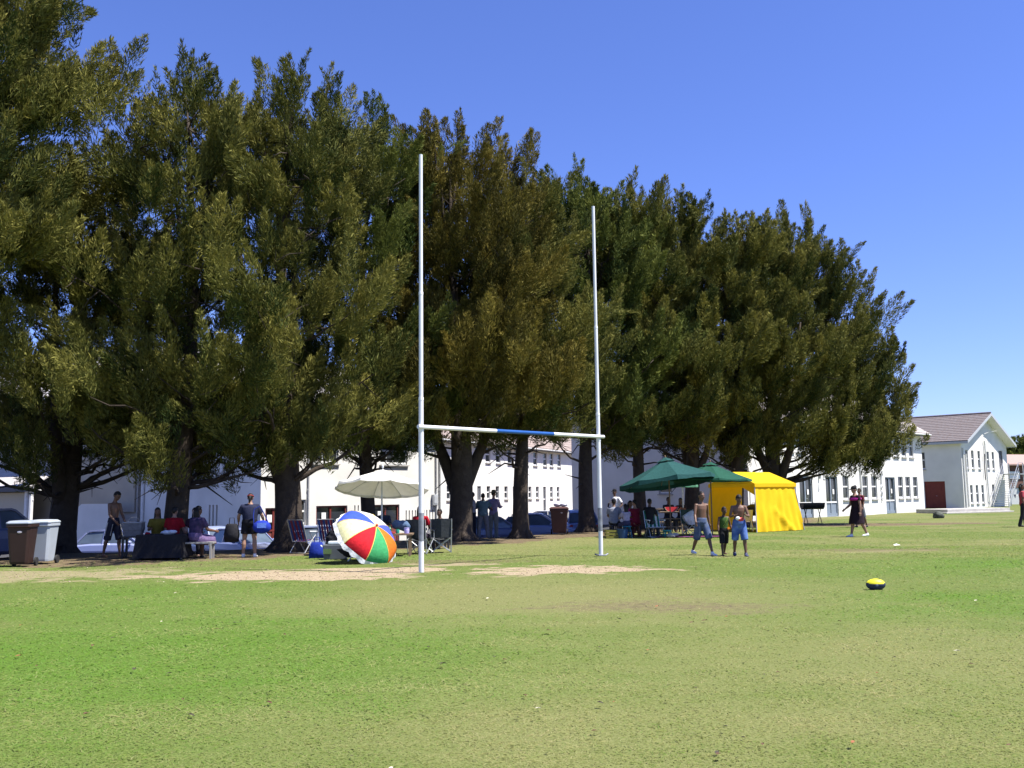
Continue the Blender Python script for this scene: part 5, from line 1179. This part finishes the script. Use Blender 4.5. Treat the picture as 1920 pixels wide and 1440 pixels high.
mb = MB(); mb.tube([(-.2, 0, .22), (-.22, .02, .45), (-.2, .05, .62), (-.05, .05, .70), (.05, .02, .5), (.18, 0, .22)], .014, 6); mb.build('strap', cloth((.02, .04, .25)), hb)
hb = thing('handbag', 'black carry bag hanging at the left side of the person in navy and black shorts', 'bag', (-7.3, 25.25, .40), -.2)
mb = MB(); mb.loft([[(w_ * cx, w2 * cy, z) for cx, cy in ((-1, -.8), (0, -1.1), (1, -.8), (1.05, 0), (1, .8), (0, 1.1), (-1, .8), (-1.05, 0))] for z, w_, w2 in ((0, .16, .1), (.2, .18, .11), (.42, .15, .07), (.47, .12, .03))]); mb.build('body', M_DARKC, hb, smooth=True)
mb = MB(); mb.tube([(-.08, 0, .45), (-.06, 0, .62), (.06, 0, .62), (.08, 0, .45)], .012, 6); mb.build('handle', M_DARKC, hb)
# around the white parasol
person((-3.62, 27.1), 5, 1.64, 'seated person in a navy top facing us beside the white parasol pole', 'dark', GM, seat=.42, top=('tee', (.018, .024, .05)), bottom=('trousers', (.03, .04, .07)), hair='short', armL=(30, 8, 60, 20), armR=(30, 8, 60, 20), head=(12, 15), **SIT)
person((-2.5, 26.15), 160, 1.68, 'person in a bright red top seated in a camp chair by the goal post', 'dark', GM, seat=.40, top=('tee', (.36, .008, .02)), bottom=('trousers', (.03, .02, .03)), hair='long', armL=(25, 10, 60, 10), armR=(20, 12, 50, 10), **SIT)
person((-2.1, 28.6), -30, 1.6, 'dark clothed person seated low between the goal post and the thickest trunk', 'dark', GM, seat=.30, top=('long', (.02, .018, .018)), bottom=('trousers', (.015, .015, .018)), hair='short', armL=(30, 8, 70, 20), armR=(30, 8, 70, 20), **SIT)
trestle(-2.1, 28.6, .4, .4, .34, .30, 'low stool under the dark clothed person by the thickest trunk', M_BLACK, name='stool', cat='stool')
trestle(-3.62, 27.1, .05, .5, .34, .42, 'stool under the person in navy by the white parasol', M_WOOD, name='stool', cat='stool')
# standing trio
GT = 'people talking beside the slim trunk'
person((-1.42, 35.0), -70, 1.62, 'person in a grey top half hidden by the thickest trunk', 'dark', GT, lean=2, top=('tee', (.26, .25, .30)), bottom=('trousers', (.015, .017, .03)), shoes='black', hair='short', armL=(25, 8, 60, 5), armR=(20, 8, 50, 5), legR=(0, 4, 2))
person((-1.05, 34.9), 175, 1.58, 'stout person in a slate teal top standing left of the one in a wide hat', 'brown', GT, lean=2, top=('tee', (.11, .17, .20)), bottom=('trousers', (.17, .17, .19)), shoes='grey', hair='crop', armL=(30, 20, 70, 30), armR=(15, 28, 55, 20), build=1.25, legL=(0, 7, 2), legR=(2, 7, 4), pot=1.1)
person((-.68, 35.2), 150, 1.66, 'person in a wide brimmed hat, mauve shirt and grey trousers', 'tan', GT, lean=1, top=('long', (.22, .18, .30)), bottom=('trousers', (.18, .19, .185)), shoes='grey', hair='short', hat=('wide', (.17, .13, .07)), armL=(12, 8, 35, 15), armR=(25, 6, 70, 25), build=1.05)
# right-hand group
person((4.0, 37.6), -35, 1.68, 'standing person in a white shirt and black cap behind the seated group', 'dark', GR, lean=1, top=('tee', (.72, .72, .76)), bottom=('trousers', (.03, .035, .05)), shoes='black', hair='crop', hat=('cap', (.012, .012, .016)), armL=(-10, 30, 60, 40), armR=(-10, 30, 60, 40))
person((3.68, 35.15), 165, 1.7, 'seated person in a pale blue shirt and black cap, furthest left of the group', 'brown', GR, seat=.44, top=('tee', (.27, .29, .36)), bottom=('trousers', (.035, .04, .04)), hair='short', hat=('cap', (.014, .014, .02)), armL=(25, 12, 50, 10), armR=(20, 18, 40, 10), build=1.12, shoes='black', **SIT)
person((3.98, 33.75), 200, 1.36, 'child in a pale lilac tee with long dark hair on the teal stool', 'brown', GR, seat=.42, top=('tee', (.34, .31, .42)), bottom=('shorts', (.05, .05, .10)), hair='long', armL=(30, 8, 60, 20), armR=(30, 8, 60, 20), kid=1.1, **SIT)
person((4.25, 35.2), 30, 1.6, 'seated person in a vivid pink top under the green parasol', 'brown', GR, seat=.42, top=('tee', (.55, .035, .27)), bottom=('trousers', (.04, .04, .06)), hair='long', armL=(30, 8, 60, 20), armR=(30, 8, 60, 20), **SIT)
person((4.42, 34.5), 215, 1.66, 'seated person in a long dark red dress', 'tan', GR, seat=.42, top=('dress', (.17, .012, .03)), hair='short', armL=(30, 8, 50, 20), armR=(30, 8, 50, 20), shoes='black', **SIT)
person((4.82, 34.15), 150, 1.68, 'seated person in black left of the green striped lawn chair', 'dark', GR, seat=.44, top=('tee', (.018, .018, .022)), bottom=('trousers', (.05, .055, .05)), hair='short', armL=(40, 25, 70, 20), armR=(30, 10, 50, 20), shoes='grey', **SIT)
person((6.2, 38.5), 5, 1.7, 'dark clothed person behind the slatted table, above the watermelon slice', 'dark', GR, seat=.47, top=('tee', (.02, .02, .025)), bottom=('trousers', (.02, .02, .03)), hair='short', armL=(30, 8, 60, 20), armR=(30, 8, 60, 20), **SIT)
person((6.72, 38.5), -20, 1.62, 'person in brown with long dark hair behind the slatted table, nearer the white bag', 'brown', GR, seat=.47, top=('tee', (.06, .03, .025)), bottom=('trousers', (.02, .02, .03)), hair='long', armL=(30, 8, 60, 20), armR=(30, 8, 60, 20), **SIT)
# three boys on the grass
GB = 'children walking on the grass in front of the tent'
MJ = mat('patched_denim', (.025, .05, .14), .85, noise=.8, nscale=7, col2=(.085, .11, .17))
person((4.65, 23.85), 18, 1.56, 'tallest shirtless child in knee length denim shorts and white trainers', 'brown', GB, lean=1, side=1, legL=(20, 7, 6), legR=(-12, 3, 22), armL=(-14, 12, 16, 0), armR=(14, 14, 24, -4), head=(2, 12), bottom=('shorts', MJ), shoes='white', hair='crop', kid=1.06, build=.95, vox=.008)
def bib(root, k):
    S = k['S']; mb = MB(); n_, p = k['neck'], k['pel']
    mb.loft([[n_ + V((.10 * S, -.12 * S, -.05 * S)) * (1 - q) + (p + V((-.10 * S, -.17 * S, .16 * S)) - n_) * q + V((e * S * .7, -.022 * math.sin(q * 3.14), e * S)) for e in (-.028, .028)] for q in np.linspace(0, 1, 7)], close=False); mb.build('sash', cloth((.52, .62, .05)), root)
    mb = MB(); mb.box(p + V((.13 * S, -.14 * S, .08 * S)), (.06, .02, .05)); mb.build('badge', cloth((.7, .2, .02)), root)
person((5.14, 23.6), 14, 1.14, 'smallest child in a dark green bib with a yellow sash, walking in the middle', 'dark', GB, lean=3, legL=(-14, 3, 10), legR=(10, 3, 8), armL=(6, 14, 20, 0), armR=(6, 14, 20, 0), head=(14, 0), top=('vest', (.05, .10, .025)), bottom=('shorts', (.018, .018, .02)), hair='crop', kid=1.2, vox=.008, extra=bib)
MBL = mat('blue_white_board_shorts', (.010, .045, .24), .8, noise=1.0, nscale=5, col2=(.13, .22, .45))
person((5.46, 23.35), -6, 1.46, 'shirtless child in blue board shorts holding a red and white packet, head bowed', 'brown', GB, lean=5, legL=(10, 5, 10), legR=(-8, 4, 8), armL=(16, 16, 84, 42), armR=(16, 16, 84, 42), head=(34, 0), bottom=('shorts', MBL), shoes='navy', hair='short', kid=1.08, vox=.008, build=1.05)
pk = thing('snack_packet', 'red and white packet in the hands of the child in blue shorts', 'packet', (5.43, 23.04, .86), .1)
mb = MB(); mb.ell((0, 0, .02), (.085, .05, .045), fn=lambda x, y, z: 1 + .1 * mnoise.noise(V((x, y, z)) * 4)); mb.build('body', plain((.62, .05, .04), .5), pk, smooth=True)
mb = MB(); mb.ell((-.075, -.01, .045), (.06, .045, .045)); mb.build('top', plain((.78, .77, .75), .5), pk, smooth=True)
# walkers at the right
person((11.45, 32.2), -78, 1.66, 'person in a black dress with a magenta shoulder walking left on the sunlit grass', 'tan', lean=3, legL=(-12, 4, 14), legR=(14, 3, 6), armL=(-4, 10, 10, 0), armR=(12, 8, 40, 0), head=(8, 0), top=('dress', (.022, .012, .018)), shoes='white', hair='bun', hat=('cap', (.02, .02, .022)), build=1.28, vox=.009,
       extra=lambda root, k: (lambda mb: (mb.tube([k['neck'] - k['t'] * .02 * k['S'], k['neck'] - k['t'] * .10 * k['S'], k['neck'] - k['t'] * .17 * k['S']], [(.10 * k['S'], .085 * k['S']), (.275 * k['S'], .17 * k['S']), (.255 * k['S'], .185 * k['S'])], 16, ref=(1, 0, 0)), mb.build('shawl', cloth((.5, .03, .28)), root, smooth=True)))(MB()))
person((14.68, 40.8), -60, 1.62, 'person in dark red and grey shorts partly hidden behind the one in the black dress', 'brown', lean=2, legL=(-8, 4, 12), legR=(12, 4, 4), armL=(5, 10, 20, 0), armR=(5, 10, 20, 0), top=('tee', (.14, .03, .035)), bottom=('shorts', (.14, .15, .17)), shoes='black', hair='short')
person((20.74, 39.3), 70, 1.72, 'person in a coral red top and dark trousers cut by the right edge', 'brown', lean=1, legL=(8, 3, 6), legR=(-8, 3, 10), armL=(6, 10, 20, 0), armR=(-6, 10, 20, 0), top=('tee', (.42, .07, .09)), bottom=('trousers', (.025, .025, .03)), shoes='black', hair='long')
# ------------------------------------------------------------------ the conifers
tree(-14.8, 23.4, 18.6, 3.4, .42, 'olive', 'tallest dark olive conifer, its crown cut off by the top left corner of the view', 3, zlow=6.0, pads=36, zwide=.3, lean=(.3, 0), dens=1.2, lsp=.5,
     blobs=[(3.2, -.3, 11.0, .9), (3.3, .2, 11.7, .9), (2.4, 0, 12.8, .95), (1.6, .2, 14.0, 1.0), (2.5, -.6, 10.4, 1.0), (2.4, -1.2, 7.6, 1.0)])
tree(-13.3, 28.6, 12.4, 3.8, .40, 'olive', 'olive green conifer behind the grey wheelie bin, trunk beside the white downpipe', 11, fork=1, fwd=.9, zlow=1.9, pads=34, blobs=[(2.6, 1.6, 3.2, 1.1), (1.2, 2.8, 3.4, 1.1), (3.2, -.2, 3.6, 1.1), (-1.6, 2, 3.6, 1.1), (-2.4, -1.2, 3.5, 1.0)])
tree(-9.45, 27.1, 14.7, 3.5, .33, 'olive', 'olive green conifer with three pointed tops, straight trunk behind the person in red', 5, fwd=1.0, leaders=5, lsp=.62, pads=36, zlow=2.0, blobs=[(2.4, 1.4, 3.0, 1.1), (1.0, 2.6, 3.3, 1.1), (-2.4, 1.5, 3.2, 1.1), (2.9, .2, 2.7, 1.0), (-1.6, -2.2, 3.6, 1.0)])
tree(-6.45, 28.1, 14.9, 3.6, .40, 'olive', 'olive conifer with a forked trunk beside the striped folding chairs', 8, fork=2, fwd=1.1, zlow=2.1, pads=33, blobs=[(-2.6, .8, 2.9, 1.1), (-1.6, 2.2, 3.4, 1.1), (2.4, 1.2, 3.6, 1.1), (1.4, -1.4, 3.3, 1.0)])
tree(-4.75, 32.3, 15.9, 3.7, .24, 'green', 'dark green conifer with its trunk hidden behind the white parasol', 21, fwd=.8, zlow=2.8, pads=38, blobs=[(-2.2, -.6, 4.2, 1.1), (1.6, -1.0, 4.0, 1.1), (.2, 1.6, 3.8, 1.1)])
tree(-1.8, 33.0, 15.2, 3.9, .40, 'bronze', 'bronze brown conifer with the thickest trunk, flaring wide where the boughs start', 13, fork=3, zlow=3.4, fwd=.8, pads=40, blobs=[(2.6, -2.6, 5.0, 1.2), (1.2, -3.0, 5.8, 1.2), (-1.6, -2.6, 6.4, 1.2), (-.4, -3.2, 4.6, 1.1)])
tree(.3, 34.4, 13.6, 3.3, .28, 'olive', 'olive brown conifer with a straight slim trunk beside the group of three standing people', 17, fwd=.4, zlow=3.0)
tree(3.05, 39.6, 15.9, 3.8, .31, 'green', 'grey green conifer with an ivy tufted trunk right of the brown wheelie bin', 23, zlow=3.4)
tree(5.6, 42.0, 16.1, 4.0, .27, 'olive', 'olive conifer whose trunk rises behind the large green parasol', 29, zlow=2.8)
tree(8.0, 43.4, 15.8, 4.0, .34, 'olive', 'dark conifer with a vase shaped trunk behind the small pale green umbrella', 31, fork=2, zlow=3.0)
tree(10.2, 44.2, 14.9, 4.0, .33, 'olive', 'olive conifer whose trunk shows above the left side of the yellow tent', 37, zlow=3.0)
tree(12.5, 45.6, 15.4, 4.0, .42, 'olive', 'broad conifer at the far right end of the row, leaning over the yellow tent', 41, fork=2, lean=(1.0, 0), zlow=2.8, pads=54, leaders=5,
     blobs=[(2.6, 0, 12.0, 1.0), (3.0, .3, 10.6, 1.05), (3.2, 0, 9.2, 1.1), (3.9, .2, 8.0, 1.2), (4.3, .4, 6.9, 1.15), (4.5, .2, 5.9, 1.1), (4.2, -.4, 5.1, 1.1), (3.7, -.6, 3.9, 1.15), (2.9, -.8, 3.3, 1.2), (3.3, -.9, 3.0, 1.15), (2.3, -1.0, 3.8, 1.2), (3.6, -.3, 3.2, 1.0), (3.3, .2, 7.2, 1.2), (3.2, 0, 5.9, 1.2)])

# ------------------------------------------------------------------ light, sky, camera
SUN_EL, SUN_AZ = R(62), (.947, -.32)
w = bpy.data.worlds.new('World'); SC.world = w; w.use_nodes = True
nt = w.node_tree; bg = nt.nodes['Background']
sk = nt.nodes.new('ShaderNodeTexSky'); sk.sky_type = 'NISHITA'; sk.sun_disc = False
sk.sun_elevation = SUN_EL; sk.sun_rotation = math.atan2(SUN_AZ[0], SUN_AZ[1])
sk.altitude = 60; sk.air_density = 1.0; sk.dust_density = .0; sk.ozone_density = 2.0
hs = nt.nodes.new('ShaderNodeMix'); hs.data_type = 'RGBA'; hs.blend_type = 'MULTIPLY'; hs.inputs['Factor'].default_value = 1
hs.inputs['B'].default_value = (.83, .93, 1.58, 1)
nt.links.new(sk.outputs['Color'], hs.inputs['A']); nt.links.new(hs.outputs['Result'], bg.inputs['Color']); bg.inputs['Strength'].default_value = .061
sd = bpy.data.lights.new('sun', 'SUN'); sd.energy = 5.0; sd.angle = R(.53); sd.color = (1, .955, .88)
so = bpy.data.objects.new('sun', sd); COL.objects.link(so)
dv = V((SUN_AZ[0] * math.cos(SUN_EL), SUN_AZ[1] * math.cos(SUN_EL), math.sin(SUN_EL)))
so.rotation_euler = dv.to_track_quat('Z', 'Y').to_euler(); so.location = dv * 60

cd = bpy.data.cameras.new('camera'); cam = bpy.data.objects.new('camera', cd); COL.objects.link(cam); SC.camera = cam
cam.location = (0, 0, 1.5); cam.rotation_euler = (math.pi / 2 + R(6.65), R(.7), 0)
cd.sensor_width = 36; cd.lens = 33.75; cd.clip_end = 5000; cd.clip_start = .1
SC.view_settings.view_transform = 'Standard'; SC.view_settings.look = 'None'; SC.view_settings.gamma = 1; SC.view_settings.exposure = 1.15
SC.cycles.max_bounces = 6; SC.cycles.diffuse_bounces = 3; SC.cycles.transparent_max_bounces = 6
SC.cycles.use_denoising = True
